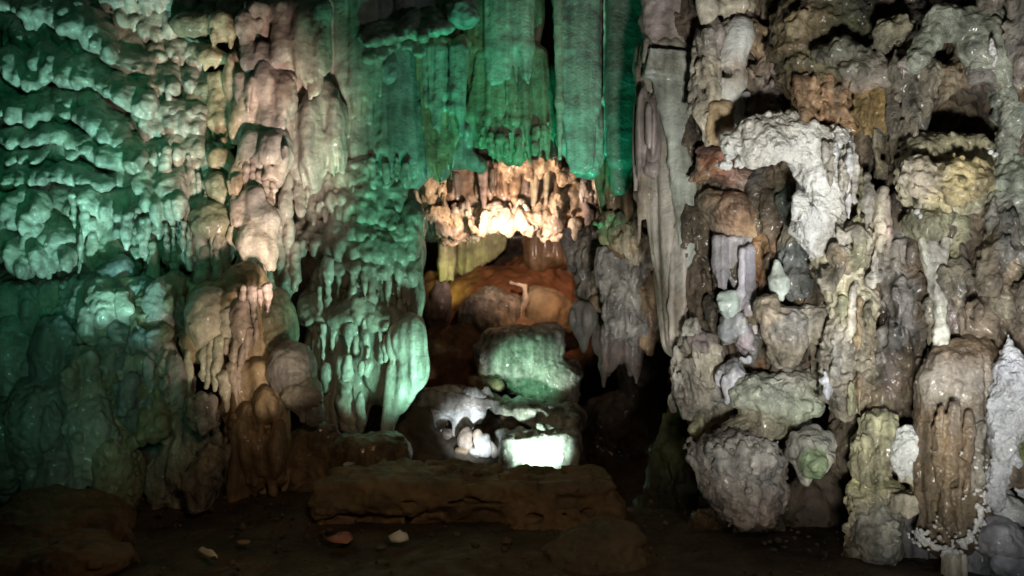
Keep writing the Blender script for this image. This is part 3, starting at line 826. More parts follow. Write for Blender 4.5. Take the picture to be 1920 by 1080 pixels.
# ------------------------------------------------------------------ lit arch behind the curtains
T = thing('lit_arch', 'arch of lumpy pinkish rock lit brilliantly from within above the dark opening', 'rock', P(945, 440, 9.6))
lump(T, 'back', [('b', (950, 350, 200, 70, 20), dict(Y=10.2, rnd=20)), ('e', (820, 370, 50, 60, 40), dict(Y=9.9)), ('e', (1090, 370, 50, 70, 40), dict(Y=9.9))], 9.9, ROUGH, CORAL, CREAM, 20, q=2.4)
path = [(786, 350), (792, 384), (806, 420), (830, 436), (858, 432), (884, 422), (910, 416), (940, 412), (970, 412), (1000, 416), (1030, 424), (1056, 428), (1078, 430), (1092, 404), (1104, 370), (1110, 340)]
v = Vol(9.5, col=TAN, k=18, q=2.3)
for i in range(len(path) - 1):
    for t in (0, 0.5):
        x = path[i][0] * (1 - t) + path[i + 1][0] * t; y = path[i][1] * (1 - t) + path[i + 1][1] * t
        v.e(x + rng.uniform(-4, 4), y + rng.uniform(-4, 4), rng.uniform(14, 22), rng.uniform(13, 20), 26, Y=9.45 + rng.uniform(-0.1, 0.1), col=(PINK, TAN, CREAM)[int(rng.integers(3))])
        v.e(x, y - 18, 26, 26, 40, Y=9.7)
v.build('rim', ROUGH, T, CORAL)
for lo_, hi_ in ((780, 860), (860, 960), (960, 1120)):
    merge(T, 'ledge', [(x, y, rx, ry, 9.36, CREAM if rng.random() < .4 else TAN) for x, y, rx, ry in [(815, 352, 24, 30), (806, 400, 20, 24), (842, 412, 18, 20), (870, 400, 20, 22), (920, 404, 26, 16), (975, 396, 12, 22), (1064, 404, 22, 22), (1078, 424, 14, 24), (1090, 372, 24, 36), (838, 432, 14, 10), (884, 424, 9, 11), (1050, 380, 22, 20), (900, 418, 16, 14), (945, 414, 16, 12), (1010, 410, 20, 14)] if lo_ <= x < hi_], mat=ROUGH, noise=CORAL, k=20, drips=0)
stalactite(T, 1078, 420, 452, 22, 9.2, CREAM, 0)

T = thing('arch_stalactites', 'row of stumpy stalactites with tan lit-toned heads and shade-darkened shafts inside the lit arch', 'stalactite', P(950, 300, 9.0))
drapes(T, 836, 1056, 306, 392, 17, 9.45, 7, col=(0.22, 0.15, 0.10), mat=DRAPE, noise=FINEFLUTE, ragged=16, yr=[376, 388, 392, 398, 398, 392, 380])  # shafts coloured dark to look unlit, heads tan as if lit
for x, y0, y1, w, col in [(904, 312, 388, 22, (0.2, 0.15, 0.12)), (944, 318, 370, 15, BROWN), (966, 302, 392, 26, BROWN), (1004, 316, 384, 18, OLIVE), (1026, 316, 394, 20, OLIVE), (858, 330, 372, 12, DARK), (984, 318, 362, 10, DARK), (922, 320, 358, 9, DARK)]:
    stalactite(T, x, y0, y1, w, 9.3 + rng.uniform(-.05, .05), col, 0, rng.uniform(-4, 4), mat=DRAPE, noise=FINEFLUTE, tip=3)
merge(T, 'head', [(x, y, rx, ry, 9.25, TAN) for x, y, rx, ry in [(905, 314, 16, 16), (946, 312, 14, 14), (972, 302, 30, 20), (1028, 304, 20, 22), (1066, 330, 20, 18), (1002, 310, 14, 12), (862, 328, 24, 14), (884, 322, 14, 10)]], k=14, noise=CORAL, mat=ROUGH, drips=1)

# ------------------------------------------------------------------ chamber seen through the opening
rock('brown_mound', 'smooth orange brown clay mound arching over the back of the opening', 'rock',
     [('e', (960, 600, 130, 96, 90)), ('e', (1040, 590, 90, 90, 80)), ('e', (880, 620, 90, 70, 60)), ('e', (1050, 640, 60, 60, 50), dict(Y=11.2)), ('e', (1040, 500, 60, 30, 40), dict(Y=12.0)), ('e', (812, 640, 50, 130, 40), dict(Y=12.2, col=BROWN))],
     11.9, CLAY, BOULDER, (0.26, 0.11, 0.05), 40)
rock('grey_cobbled_boulder', 'pale grey lumpy boulder with a hollow on top, inside the orange-lit opening', 'boulder',
     [('e', (908, 590, 48, 42, 50)), ('e', (880, 602, 26, 30, 36)), ('e', (930, 560, 22, 28, 30)), ('e', (926, 614, 34, 24, 30), dict(Y=10.6)), ('e', (956, 590, 24, 40, 30)), ('e', (922, 548, 12, 14, 16), dict(col=CREAM))],
     10.8, ROUGH, BOULDER, LIME, 14)
rock('ribbon_rib', 'thin curved cream calcite rib rising beside the grey lumpy boulder in the opening', 'flowstone',
     [('c', (958, 530, 984, 536, 7, 8), dict(col=CREAM)), ('c', (984, 536, 986, 560, 7, 6), dict(col=CREAM)), ('c', (986, 560, 974, 592, 6, 7), dict(col=PINK)), ('c', (974, 592, 966, 618, 9, 16), dict(col=TAN)), ('e', (978, 612, 26, 14, 20), dict(col=RUST))],
     10.7, FLOW, SOFT, CREAM, 8)
rock('orange_dome', 'round orange dome of flowstone with dark seam beside the thin cream rib', 'flowstone',
     [('e', (1030, 596, 48, 56, 46), dict(col=TAN)), ('e', (1004, 590, 26, 52, 40), dict(col=OLIVE)), ('e', (1056, 610, 30, 50, 40), dict(col=RUST))], 11.0, CLAY, SOFT, TAN, 10)
rock('leaning_stone', 'tall mauve brown stone standing in the shadowed corner of the opening', 'rock',
     [('e', (824, 570, 22, 44, 24)), ('e', (808, 590, 14, 30, 20), dict(col=TAN)), ('e', (836, 560, 10, 36, 18))], 10.6, FLOW, SOFT, MAUVE, 10)
T = thing('yellow_green_drapery', 'fluted yellow green drapery hanging in the far corner of the opening', 'stalactite', P(880, 420, 12.0))
drapes(T, 826, 950, 400, 520, 16, 11.9, 6, col=YELL, ragged=5, yr=[532, 526, 512, 500, 480, 462])
drapes(T, 826, 850, 400, 528, 4, 11.7, 5, col=CREAM, ragged=4)
rock('brown_hanging_slab', 'dark reddish brown ribbed slab hanging inside the top of the opening', 'rock',
     [('b', (1040, 460, 56, 44, 30), dict(rnd=20)), ('c', (990, 430, 996, 480, 12, 8)), ('c', (1012, 430, 1012, 490, 14, 10))], 11.6, DRAPE, FLUTE, BROWN, 14)
rock('red_clay_slope', 'dark reddish clay slope falling from the opening to the pale ledge', 'rock',
     [('e', (850, 680, 70, 60, 60)), ('e', (930, 720, 120, 40, 60)), ('e', (800, 720, 60, 50, 50)), ('e', (1000, 640, 90, 34, 60)), ('e', (850, 632, 40, 14, 30), dict(col=TAN))], 10.1, CLAY, BOULDER, (0.20, 0.085, 0.045), 30)

# ------------------------------------------------------------------ boulders below the opening
rock('green_boulder', 'big angular boulder with a pale green lit face below the opening', 'boulder',
     [('b', (972, 672, 78, 52, 50), dict(rnd=26, roll=12, yaw=10)), ('b', (1014, 706, 66, 48, 48), dict(rnd=24, roll=20, yaw=-10)), ('b', (934, 668, 40, 40, 40), dict(rnd=20, roll=-22, yaw=20)),
      ('b', (1058, 726, 26, 34, 34), dict(rnd=16, roll=8, col=MAUVE)), ('b', (1000, 640, 54, 26, 40), dict(rnd=14, roll=-3, tilt=14))],
     8.5, ROUGH, [('n', 6, 70), ('n', 3, 22), ('b', 2.5, 12), ('n', 1.5, 5)], PALE, 16)
T = thing('pale_bank', 'white and bluish lobed flowstone ledge sloping away below the green boulder', 'flowstone', P(930, 800, 7.9))
lump(T, 'body', [('e', (950, 800, 130, 30, 60)), ('e', (850, 796, 60, 40, 40)), ('e', (1030, 806, 70, 22, 50))], 8.3, ROUGH, BOULDER, BROWN, 20)
drapes(T, 798, 918, 744, 802, 9, 7.84, 13, col=WHITE, ragged=10, noise=LUMPY, mat=ROUGH, name='lobe', yr=[796, 808, 790, 806, 808, 788, 770], thick=0.8)
lump(T, 'cap', [('b', (856, 748, 90, 14, 44), dict(rnd=9, roll=3)), ('b', (790, 790, 48, 46, 34), dict(Y=7.98, col=OLIVE, rnd=24))], 7.95, ROUGH, BOULDER, PALE, 14)
lump(T, 'slab', [('c', (900, 762, 985, 768, 18, 15)), ('c', (985, 766, 1080, 806, 18, 12)), ('b', (1004, 780, 84, 19, 44), dict(rnd=9, roll=12)), ('e', (940, 764, 22, 12, 30))], 7.95, ROUGH, BOULDER, PALE, 12)
for x, y, rx, ry in [(906, 716, 22, 8), (926, 722, 18, 12), (922, 744, 14, 7), (888, 716, 10, 10)]:
    tag(Vol(8.2, col=TAN, k=6).e(x, y, rx, ry, rx, roll=rng.uniform(10, 30)).e(x + 4, y + 2, rx * .7, ry * .9, rx * .8).build('stone', ROUGH, None, [('n', 3, 16), ('n', 1, 6)]),
        {906: 'flat tan stone lying topmost of the stones beside the green boulder', 926: 'broad tan stone with a rounded end, against the edge of the green boulder', 922: 'small bright tan stone lying lowest, just above the white ledge', 888: 'small round brown stone at the far end of the stones by the green boulder'}[x], 'stone', 'stones between green boulder and ledge')
rock('floodlit_slab', 'flat rock face burnt out white by a floodlight close in front', 'rock',
     [('b', (1008, 850, 76, 36, 40), dict(rnd=8, roll=1)), ('e', (1060, 840, 30, 30, 30)), ('e', (960, 820, 16, 10, 16)), ('e', (985, 816, 14, 8, 16)), ('e', (1010, 812, 14, 8, 16)), ('e', (1036, 812, 14, 9, 16))],
     7.6, ROUGH, [('n', 6, 50), ('b', 5, 20), ('n', 2.5, 9), ('n', 1.2, 5)], (0.7, 0.74, 0.66), 10)
NUB = [(838, 812, 9, 9, PINK, 'small pink knob under the white ledge lobes'), (872, 822, 14, 20, PINK, 'tall pinkish knob beside the burnt-out slab'), (866, 844, 14, 6, TAN, 'flat tan pebble low beside the white knobs'),
       (904, 832, 16, 20, WHITE, 'largest white knob beside the burnt-out slab'), (890, 846, 12, 8, WHITE, 'brightest low white knob beside the burnt-out slab'), (922, 842, 9, 14, PALE, 'narrow white knob touching the burnt-out slab'), (896, 814, 10, 10, PINK, 'round pinkish knob on top of the white knobs')]
for x, y, rx, ry, col, lb in NUB:
    tag(Vol(7.55, col=col, k=6).e(x, y, rx, ry, rx, roll=rng.uniform(-15, 25)).e(x + 3, y + ry * .5, rx * .8, ry * .7, rx * .8).build('knob', DRAPE, None, [('b', 2, 12), ('n', 1.5, 7)]), lb, 'stone', 'knobs at the foot of the pale ledge')
rock('nub_bed', 'dark brown earth bank under the pale ledge lobes', 'rock',
     [('e', (850, 850, 80, 44, 50)), ('e', (780, 820, 44, 80, 40), dict(col=(0.2, 0.17, 0.11))), ('e', (900, 880, 60, 30, 40)), ('e', (790, 880, 70, 50, 50))], 7.8, CLAY, BOULDER, DARK, 20)

# ------------------------------------------------------------------ foreground
rock('long_slab', 'long low brown rock slab with a shadowed hollow lying across the cave floor', 'rock',
     [('b', (876, 914, 272, 28, 80), dict(rnd=16, roll=0.4, yaw=3)), ('b', (900, 954, 262, 20, 74), dict(rnd=13, roll=-0.6, yaw=-2)), ('b', (800, 984, 190, 22, 70), dict(rnd=16, roll=1.5)), ('b', (1070, 986, 92, 18, 66), dict(rnd=13, roll=-4)),
      ('b', (644, 948, 44, 40, 62), dict(rnd=26, yaw=12)), ('b', (1118, 956, 36, 40, 62), dict(rnd=22, yaw=-14)), ('b', (1000, 892, 110, 8, 46), dict(rnd=5, roll=-0.5)),
      ('e', (1050, 970, 84, 10, 60), dict(Y=5.35, sub=True, roll=-5)), ('e', (850, 944, 130, 5, 40), dict(Y=5.4, sub=True, roll=2)), ('c', (960, 1018, 1140, 984, 20, 18), dict(Y=5.4)),
      ('b', (770, 945, 4, 50, 60), dict(Y=5.4, sub=True, roll=14, rnd=2)),
      ('e', (700, 1010, 150, 24, 90), dict(k=30)), ('e', (900, 1014, 190, 22, 90), dict(k=30)), ('e', (1090, 1010, 110, 28, 80), dict(k=30))],
     5.75, CLAY, [('n', 7, (60, 60, 30)), ('b', 5, (40, 40, 14)), ('n', 3, (14, 14, 8)), ('n', 1.5, 6)], (0.20, 0.135, 0.075), 7, q=2.8)
rock('round_brown_boulder', 'rounded dark brown boulder in front of the long low slab', 'boulder',
     [('e', (1110, 1050, 84, 60, 90)), ('e', (1060, 1080, 60, 60, 70)), ('e', (1160, 1010, 50, 40, 60)), ('e', (1150, 1090, 80, 50, 80))], 4.9, CLAY, BOULDER, (0.13, 0.10, 0.065), 24, q=3)
rock('earth_mound', 'low mound of brown earth and rock on the floor before the teal bosses', 'rock',
     [('e', (110, 985, 130, 42, 130)), ('e', (-10, 1010, 130, 46, 120)), ('e', (60, 960, 80, 30, 90)), ('e', (190, 990, 60, 34, 70)), ('e', (40, 1050, 200, 30, 110), dict(Y=4.6))], 5.2, CLAY, BOULDER, (0.17, 0.10, 0.055), 24, q=3)
rock('low_floor_hump', 'faint low hump of dark earth in front of the long slab', 'rock',
     [('e', (850, 1074, 130, 18, 100)), ('e', (940, 1068, 100, 24, 80)), ('e', (560, 1078, 150, 16, 100))], 4.75, CLAY, BOULDER, (0.10, 0.07, 0.045), 24, q=3)


def scrap(name, label, cat, pts, Y, col, rough=0.5, thick=0.006, lift=0.02, hump=0.0):
    """A thin crumpled piece lying on the floor, with real thickness."""
    m = bpy.data.materials.new(name)
    m.use_nodes = True
    b = m.node_tree.nodes['Principled BSDF']
    nz = m.node_tree.nodes.new('ShaderNodeTexNoise'); nz.inputs['Scale'].default_value = 30
    cr = m.node_tree.nodes.new('ShaderNodeValToRGB')
    cr.color_ramp.elements[0].color = tuple(c * 0.6 for c in col) + (1,); cr.color_ramp.elements[1].color = col + (1,)
    cr.color_ramp.elements[0].position = 0.35; cr.color_ramp.elements[1].position = 0.6
    m.node_tree.links.new(nz.outputs['Fac'], cr.inputs[0]); m.node_tree.links.new(cr.outputs[0], b.inputs['Base Color'])
    b.inputs['Roughness'].default_value = rough
    top = []
    for px, py in pts:
        Yg = CAMZ / ((py - 540) / F)
        Yg = Y + (Yg - Y) * 0.8
        top.append(np.array([(px - 960) / F * Yg, Yg, 0.0]))
    top = np.array(top); c = top.mean(0)
    top = c + (top - c) * 0.78 * rng.uniform(0.85, 1.15, (len(top), 1))
    n = len(top)
    rings = [(1.0, 0.0), (0.98, thick), (0.6, thick + hump * .7), (0.0, thick + hump)]
    V = []
    for s_, z in rings[:-1]:
        for i, p in enumerate(top):
            q = c + (p - c) * s_
            V.append((q[0], q[1], lift + z + (rng.uniform(-.4, .6) * hump if z > 0 else 0)))
    V.append((c[0], c[1], lift + thick + hump))
    Fc = [tuple(range(n))[::-1]]
    for r in range(2):
        for i in range(n):
            j = (i + 1) % n
            Fc.append((r * n + i, r * n + j, (r + 1) * n + j, (r + 1) * n + i))
    for i in range(n):
        Fc.append((2 * n + i, 2 * n + (i + 1) % n, 3 * n))
    me = bpy.data.meshes.new(name)
    V = np.array(V) - np.array([c[0], c[1], 0])
    me.from_pydata(V.tolist(), [], Fc)
    me.polygons.foreach_set('use_smooth', np.ones(len(me.polygons), bool))
    me.materials.append(m)
    o = bpy.data.objects.new(name, me)
    C.objects.link(o)
    o.location = (c[0], c[1], 0)
    return tag(o, label, cat)


scrap('paper_scrap', 'crumpled cream paper scrap lying on the floor before the earth mound', 'litter', [(362, 1040), (370, 1035), (380, 1041), (396, 1038), (410, 1050), (412, 1056), (396, 1054), (380, 1047)], 4.72, (0.85, 0.78, 0.6), hump=0.03)
scrap('white_stone_chip', 'bright white chip of stone lying on the floor before the long slab', 'stone', [(718, 1028), (740, 1024), (752, 1018), (768, 1020), (772, 1030), (750, 1036), (730, 1035)], 4.95, (0.9, 0.88, 0.78), hump=0.05, lift=0.05)
scrap('red_leaf_litter', 'flat dull red scrap lying on the dark floor', 'litter', [(596, 1018), (620, 1014), (632, 1002), (664, 1002), (670, 1016), (656, 1030), (620, 1028)], 5.0, (0.5, 0.2, 0.13), hump=0.02)
scrap('brown_scrap', 'small dull brown scrap lying between the cream paper and red scrap', 'litter', [(438, 1024), (455, 1018), (474, 1020), (470, 1028), (448, 1030)], 5.0, (0.30, 0.2, 0.11), hump=0.01)
T = thing('white_block', 'small white block standing at the end of the long slab', 'block', P(653, 888, 6.1))
lump(T, 'block', [('b', (654, 876, 9, 9, 9), dict(rnd=2))], 6.1, FLOW, [('n', 0.5, 5)], WHITE, q=1.2)
lump(T, 'foot', [('b', (651, 886, 7, 5, 8), dict(rnd=2))], 6.1, FLOW, [('n', 0.5, 5)], GREY, q=1.2)

# loose grit and stone rubble on the floor: too many small pieces to count
v = None
rb = bpy.data.meshes.new('floor_rubble')
VV, FF = [], []
ico = [(-.53, .85, 0), (.53, .85, 0), (-.53, -.85, 0), (.53, -.85, 0), (0, -.53, .85), (0, .53, .85), (0, -.53, -.85), (0, .53, -.85), (.85, 0, -.53), (.85, 0, .53), (-.85, 0, -.53), (-.85, 0, .53)]
icf = [(0, 11, 5), (0, 5, 1), (0, 1, 7), (0, 7, 10), (0, 10, 11), (1, 5, 9), (5, 11, 4), (11, 10, 2), (10, 7, 6), (7, 1, 8), (3, 9, 4), (3, 4, 2), (3, 2, 6), (3, 6, 8), (3, 8, 9), (4, 9, 5), (2, 4, 11), (6, 2, 10), (8, 6, 7), (9, 8, 1)]
for _ in range(1500):
    x, y = rng.uniform(-3.6, 2.6), rng.uniform(2.6, 6.2)
    s_ = min(0.06, 0.006 + rng.exponential(0.009))
    o_ = len(VV)
    sq = rng.uniform(0.5, 1.1, 3)
    for p in ico:
        q = np.array(p) * s_ * sq * rng.uniform(0.75, 1.2)
        VV.append((x + q[0], y + q[1], 0.02 + q[2] * 0.8))
    FF += [tuple(o_ + t for t in f) for f in icf]
rb.from_pydata(VV, [], FF)
at = rb.color_attributes.new('tint', 'FLOAT_COLOR', 'POINT')
cc = np.ones((len(VV), 4), np.float32); cc[:, :3] = np.array((0.11, 0.075, 0.048)) * np.repeat(rng.uniform(0.5, 1.4, len(VV) // 12), 12)[:, None]
at.data.foreach_set('color', cc.ravel())
rb.materials.append(CLAY)
ro = bpy.data.objects.new('floor_rubble', rb)
C.objects.link(ro)
tag(ro, 'loose grit and small broken stones scattered over the dark floor', 'rubble')
ro['kind'] = 'stuff'
# ------------------------------------------------------------------ middle: tall column and the draped rock beside the opening
def Yr(px, py=0):
    return 5.9 - (px - 1250) / 670 * 1.6


rock('column_cap', 'brownish block above the crack at the top of the tall grey column', 'column',
     [('b', (1256, 0, 46, 100, 40), dict(rnd=14)), ('b', (1240, 60, 28, 34, 30), dict(rnd=10, roll=-16)), ('e', (1296, 30, 16, 80, 30), dict(col=OLIVE))], 5.95, FLOW, [('n', 5, 50), ('b', 2, 18), ('n', 1.2, 6)], MAUVE, 8)
T = thing('tall_column', 'tall leaning grey green limestone column with ragged flat top under the crack', 'column', P(1290, 650, 5.9))
lump(T, 'shaft', [('c', (1252, 120, 1262, 330, 58, 56), dict(flat=0.7)), ('c', (1262, 330, 1294, 630, 56, 50), dict(flat=0.8)), ('b', (1246, 112, 48, 24, 40), dict(rnd=10, roll=8))], 5.95, DRAPE, FLUTE, LIME, 14)
lump(T, 'pale_band', [('b', (1254, 122, 46, 28, 24), dict(rnd=6, roll=7)), ('c', (1258, 130, 1276, 300, 38, 22), dict(flat=0.5)), ('c', (1276, 300, 1300, 480, 24, 24), dict(flat=0.6)), ('c', (1296, 420, 1318, 630, 22, 16), dict(flat=0.6))], 5.76, DRAPE, [('b', 2, (10, 10, 200)), ('n', 2, 40), ('n', 1, 7)], (0.44, 0.46, 0.42), 12)
drapes(T, 1198, 1240, 130, 440, 5, 5.93, 10, col=(0.31, 0.25, 0.19), ragged=40, spread=6, name='drapery')
drapes(T, 1262, 1316, 400, 640, 6, 5.78, 7, col=LIME, ragged=30, spread=10)
for (x, y, rx, ry) in [(1218, 314, 14, 16), (1222, 250, 8, 60), (1206, 240, 10, 80)]:
    boss(T, x, y, rx, ry, 5.8, MAUVE, 4, mat=DRAPE, noise=FLUTE)

T = thing('brown_drapery', 'brown ribbed drapery with a tan ragged fringe between lit arch and tall column', 'flowstone', P(1180, 490, 7.0))
lump(T, 'body', [('e', (1180, 340, 66, 110, 40)), ('e', (1200, 440, 60, 50, 40))], 7.2, DRAPE, FLUTE, BROWN, 20)
drapes(T, 1140, 1240, 270, 440, 9, 7.0, 10, col=BROWN, ragged=24, yr=[420, 430, 440, 460, 470])
merge(T, 'fringe', [(x, y, rx, ry, 6.92, col) for x, y, rx, ry, col in [(1150, 440, 24, 24, TAN), (1182, 452, 22, 22, CREAM), (1210, 460, 24, 24, TAN), (1228, 484, 10, 18, CREAM), (1200, 482, 14, 12, CREAM), (1140, 414, 16, 22, TAN), (1166, 420, 18, 22, OLIVE), (1190, 420, 20, 20, OLIVE)]], mat=ROUGH, noise=CORAL, drips=3, dl=(3, 14))
T = thing('warm_ribbed_rock', 'pale ribbed rock edge catching warm light where the arch meets brown drapery', 'rock', P(1110, 430, 9.3))
for x, y0, y1, w, col in [(1096, 320, 420, 22, PALE), (1112, 330, 412, 20, PALE), (1126, 320, 420, 22, CREAM), (1140, 300, 420, 24, TAN), (1104, 380, 430, 24, MAUVE), (1132, 290, 330, 14, PINK)]:
    stalactite(T, x, y0, y1, w, 9.15, col, 0, mat=ROUGH, noise=LUMPY, tip=6)
lump(T, 'body', [('e', (1120, 370, 44, 80, 30))], 9.4, ROUGH, CORAL, LIME)

T = thing('mauve_pillar_boss', 'mauve grey hanging bulge at the edge of the opening, tan knob low on it', 'flowstone', P(1100, 570, 8.0))
merge(T, 'bulge', [(1100, 486, 34, 50, 7.9, MAUVE), (1104, 540, 28, 44, 7.87, LIME), (1128, 500, 18, 70, 7.9, TAN), (1150, 470, 24, 50, 8.0, LIME)], k=18, mat=ROUGH, noise=CORAL, lobes=3, drips=3)
boss(T, 1124, 566, 12, 14, 7.7, TAN, 6, noise=LUMPY, name='knob')
rock('pointed_grey_stalactite', 'broad grey stalactite drawn out into a thin tail above the dark passage', 'stalactite',
     [('e', (1094, 594, 30, 34, 24)), ('c', (1094, 600, 1098, 650, 24, 8)), ('c', (1098, 640, 1100, 700, 7, 4))], 7.7, DRAPE, FLUTE, GREY, 12)
T = thing('pale_ribbed_flowstone', 'pale grey rippled flowstone panel with a tan drip tip above the dark passage', 'flowstone', P(1180, 640, 7.3))
lump(T, 'panel', [('b', (1166, 545, 40, 84, 24), dict(rnd=22, roll=-8)), ('e', (1180, 610, 42, 34, 30)), ('b', (1196, 520, 40, 70, 24), dict(rnd=22, Y=7.45, col=BROWN))], 7.3, ROUGH, CORAL, (0.46, 0.45, 0.43), 18)
lump(T, 'tan_edge', [('e', (1214, 590, 28, 60, 30)), ('c', (1212, 600, 1220, 660, 20, 5)), ('e', (1224, 540, 16, 30, 20))], 7.3, ROUGH, CORAL, TAN, 12)
T = thing('brown_tassels', 'dark brown slender drip tassels below the mauve bulge in the dark passage', 'stalactite', P(1150, 720, 7.8))
drapes(T, 1112, 1210, 590, 700, 8, 7.8, 10, col=MAUVE, ragged=40, yr=[690, 720, 690, 700, 680])
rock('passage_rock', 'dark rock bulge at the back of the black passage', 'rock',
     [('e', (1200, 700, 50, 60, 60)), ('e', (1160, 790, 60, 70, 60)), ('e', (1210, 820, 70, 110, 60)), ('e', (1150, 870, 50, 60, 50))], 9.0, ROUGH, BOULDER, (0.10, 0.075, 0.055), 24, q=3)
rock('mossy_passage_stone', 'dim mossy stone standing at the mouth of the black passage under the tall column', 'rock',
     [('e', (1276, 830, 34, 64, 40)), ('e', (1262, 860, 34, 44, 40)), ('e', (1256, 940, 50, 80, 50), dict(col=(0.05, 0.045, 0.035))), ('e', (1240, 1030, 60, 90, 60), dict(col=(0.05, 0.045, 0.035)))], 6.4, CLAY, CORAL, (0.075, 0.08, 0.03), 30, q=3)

# ------------------------------------------------------------------ rugged rock mass
T = thing('rugged_rock_mass', 'rugged brown grey rock mass, darkened as shade, behind the white calcite, bosses and slender pale column', 'rock', P(1640, 900, 5.4))
v = Vol(5.4, col=(0.30, 0.26, 0.2), k=30, q=3.2)
for py in range(-70, 860, 70):
    for px in range(1340, 1990, 70):
        if py > 760 and px < 1620:
            continue
        Y = Yr(px) + 0.20
        cc = np.array(BROWN) * rng.uniform(.35, .8) + np.array(GREY) * .3 * rng.random()  # dark body tones paint shade into the gaps between bosses
        v.e(px + rng.uniform(-16, 16), py + rng.uniform(-16, 16), 66 * Yr(px) / 5, 66, 66, Y=Y, k=28, col=cc)
PAL = [GREY, OLIVE, BROWN, BROWN, LIME, MAUVE, (0.16, 0.13, 0.09), (0.12, 0.10, 0.075), SLATE, (0.36, 0.32, 0.24), DARK]
for _ in range(210):
    px, py = rng.uniform(1330, 1950), rng.uniform(-60, 860)
    if py > 740 and px < 1620:
        continue
    L = rng.uniform(30, 120); r = rng.uniform(7, 18)
    Y = Yr(px) + rng.uniform(-0.08, 0.06)
    v.c(px, py, px + rng.uniform(-8, 8), py + L, r, r * rng.uniform(0.3, 1.1), Y=Y, k=7, col=PAL[int(rng.integers(len(PAL)))])
v.e(1818, 226, 62, 76, 150, Y=4.55, sub=True, k=6)
v.e(1862, 250, 24, 60, 150, Y=4.55, sub=True, k=6)
v.e(1775, 90, 34, 40, 120, Y=4.6, sub=True, k=6)
v.e(1656, 330, 20, 40, 120, Y=5.0, sub=True, k=6)
v.e(1650, 350, 34, 18, 120, Y=5.0, sub=True, k=6)
v.e(1640, 580, 14, 30, 120, Y=5.0, sub=True, k=6)
v.e(1745, 660, 22, 36, 120, Y=4.7, sub=True, k=6)
v.build('body', ROUGH, T, [('n', 10, 80), ('b', 9, (30, 30, 80)), ('b', 6, (13, 13, 34)), ('n', 4, (8, 8, 20)), ('n', 2, 5)])

T = thing('cream_fringe', 'short cream drip fringe at the roof above the white hanging calcite', 'stalactite', P(1360, -20, 5.5))
drapes(T, 1312, 1410, -60, 40, 9, 5.45, 9, col=CREAM, mat=FLOW, noise=SOFT, ragged=10)
boss(T, 1390, 44, 26, 20, 5.5, MAUVE, 10, noise=LUMPY)

T = thing('white_hanging_calcite', 'smooth whitish hanging calcite tongue framed by knobby tan edges', 'flowstone', P(1375, 262, 5.4))
lump(T, 'body', [('e', (1400, 120, 80, 90, 50)), ('e', (1360, 200, 60, 80, 44)), ('e', (1430, 210, 50, 70, 44))], 5.75, ROUGH, CORAL, TAN, 24)
lump(T, 'tongue', [('c', (1386, 60, 1376, 140, 24, 30)), ('c', (1372, 120, 1370, 226, 32, 20), dict(flat=0.8)), ('c', (1370, 220, 1376, 256, 18, 7)), ('e', (1352, 140, 12, 5, 30), dict(sub=True))], 5.42, FLOW, [('n', 4, 36), ('b', 2, (18, 18, 50)), ('n', 1, 7)], WHITE, 12)
lump(T, 'tongue', [('c', (1396, 180, 1388, 226, 12, 5), dict(col=(.78, .78, .85)))], 5.34, FLOW, SOFT, WHITE)
drapes(T, 1310, 1345, 120, 262, 5, 5.4, 7, col=CREAM, mat=ROUGH, noise=LUMPY, ragged=20, spread=-4, yr=[250, 268, 262])
drapes(T, 1330, 1372, 200, 274, 5, 5.36, 7, col=TAN, mat=FLOW, noise=SOFT, ragged=8, spread=4)
merge(T, 'rough_edge', [(x, y, rx, ry, 5.46, col, 14, -14) for x, y, rx, ry, col in [(1322, 100, 16, 50, LIME), (1310, 170, 14, 26, LIME), (1344, 66, 22, 30, MAUVE)]], mat=ROUGH, noise=CORAL, drips=3)
v = Vol(5.42, col=MAUVE, k=8)
for x, y, rx, ry, col in [(1420, 70, 18, 36, TAN), (1440, 100, 20, 46, TAN), (1414, 150, 26, 30, MAUVE), (1440, 180, 22, 34, MAUVE), (1430, 130, 18, 20, PINK), (1404, 200, 16, 40, MAUVE), (1450, 140, 16, 20, PINK)]:
    v.e(x, y, rx, ry, 22, roll=-14, col=col)
for k in range(9):
    v.c(1400 + k * 7, 130 + k * 5, 1432 + k * 5, 156 + k * 7, 5, 3.5, Y=5.33, col=(PINK, PALE, MAUVE)[k % 3], k=4)
v.build('feathered_edge', ROUGH, T, CORAL)

T = thing('mossy_overhang', 'big olive brown overhanging rock with orange stained underside at the roof', 'rock', P(1590, 250, 5.1))
lump(T, 'body', [('e', (1590, 40, 130, 90, 70), dict(col=(0.12, 0.12, 0.07))), ('e', (1500, 60, 50, 90, 50), dict(col=BROWN)), ('e', (1560, 150, 96, 70, 56), dict(col=(0.15, 0.15, 0.09))), ('e', (1660, 170, 60, 66, 50), dict(col=(0.3, 0.24, 0.1))),  # olive tones darkened to stand for weaker light up here
                 ('e', (1520, 190, 40, 44, 44), dict(col=RUST)), ('e', (1580, 214, 46, 36, 44), dict(col=RUST)), ('e', (1630, 220, 44, 40, 44), dict(col=(0.34, 0.2, 0.06))), ('e', (1680, 230, 30, 36, 40), dict(col=OLIVE)),
                 ('e', (1640, 130, 60, 30, 30), dict(Y=4.75, col=MAUVE)), ('e', (1580, 100, 50, 30, 30), dict(Y=4.8, col=(0.13, 0.16, 0.10))), ('e', (1500, 40, 24, 36, 26), dict(Y=4.85, col=TAN)), ('e', (1680, 60, 50, 36, 40), dict(Y=4.7, col=OLIVE)), ('e', (1660, 60, 9, 20, 16), dict(Y=4.45, col=PINK))],
     5.1, ROUGH, [('n', 6, 60), ('b', 7, 26), ('b', 4, 11), ('n', 2, 5)], OLIVE, 20)
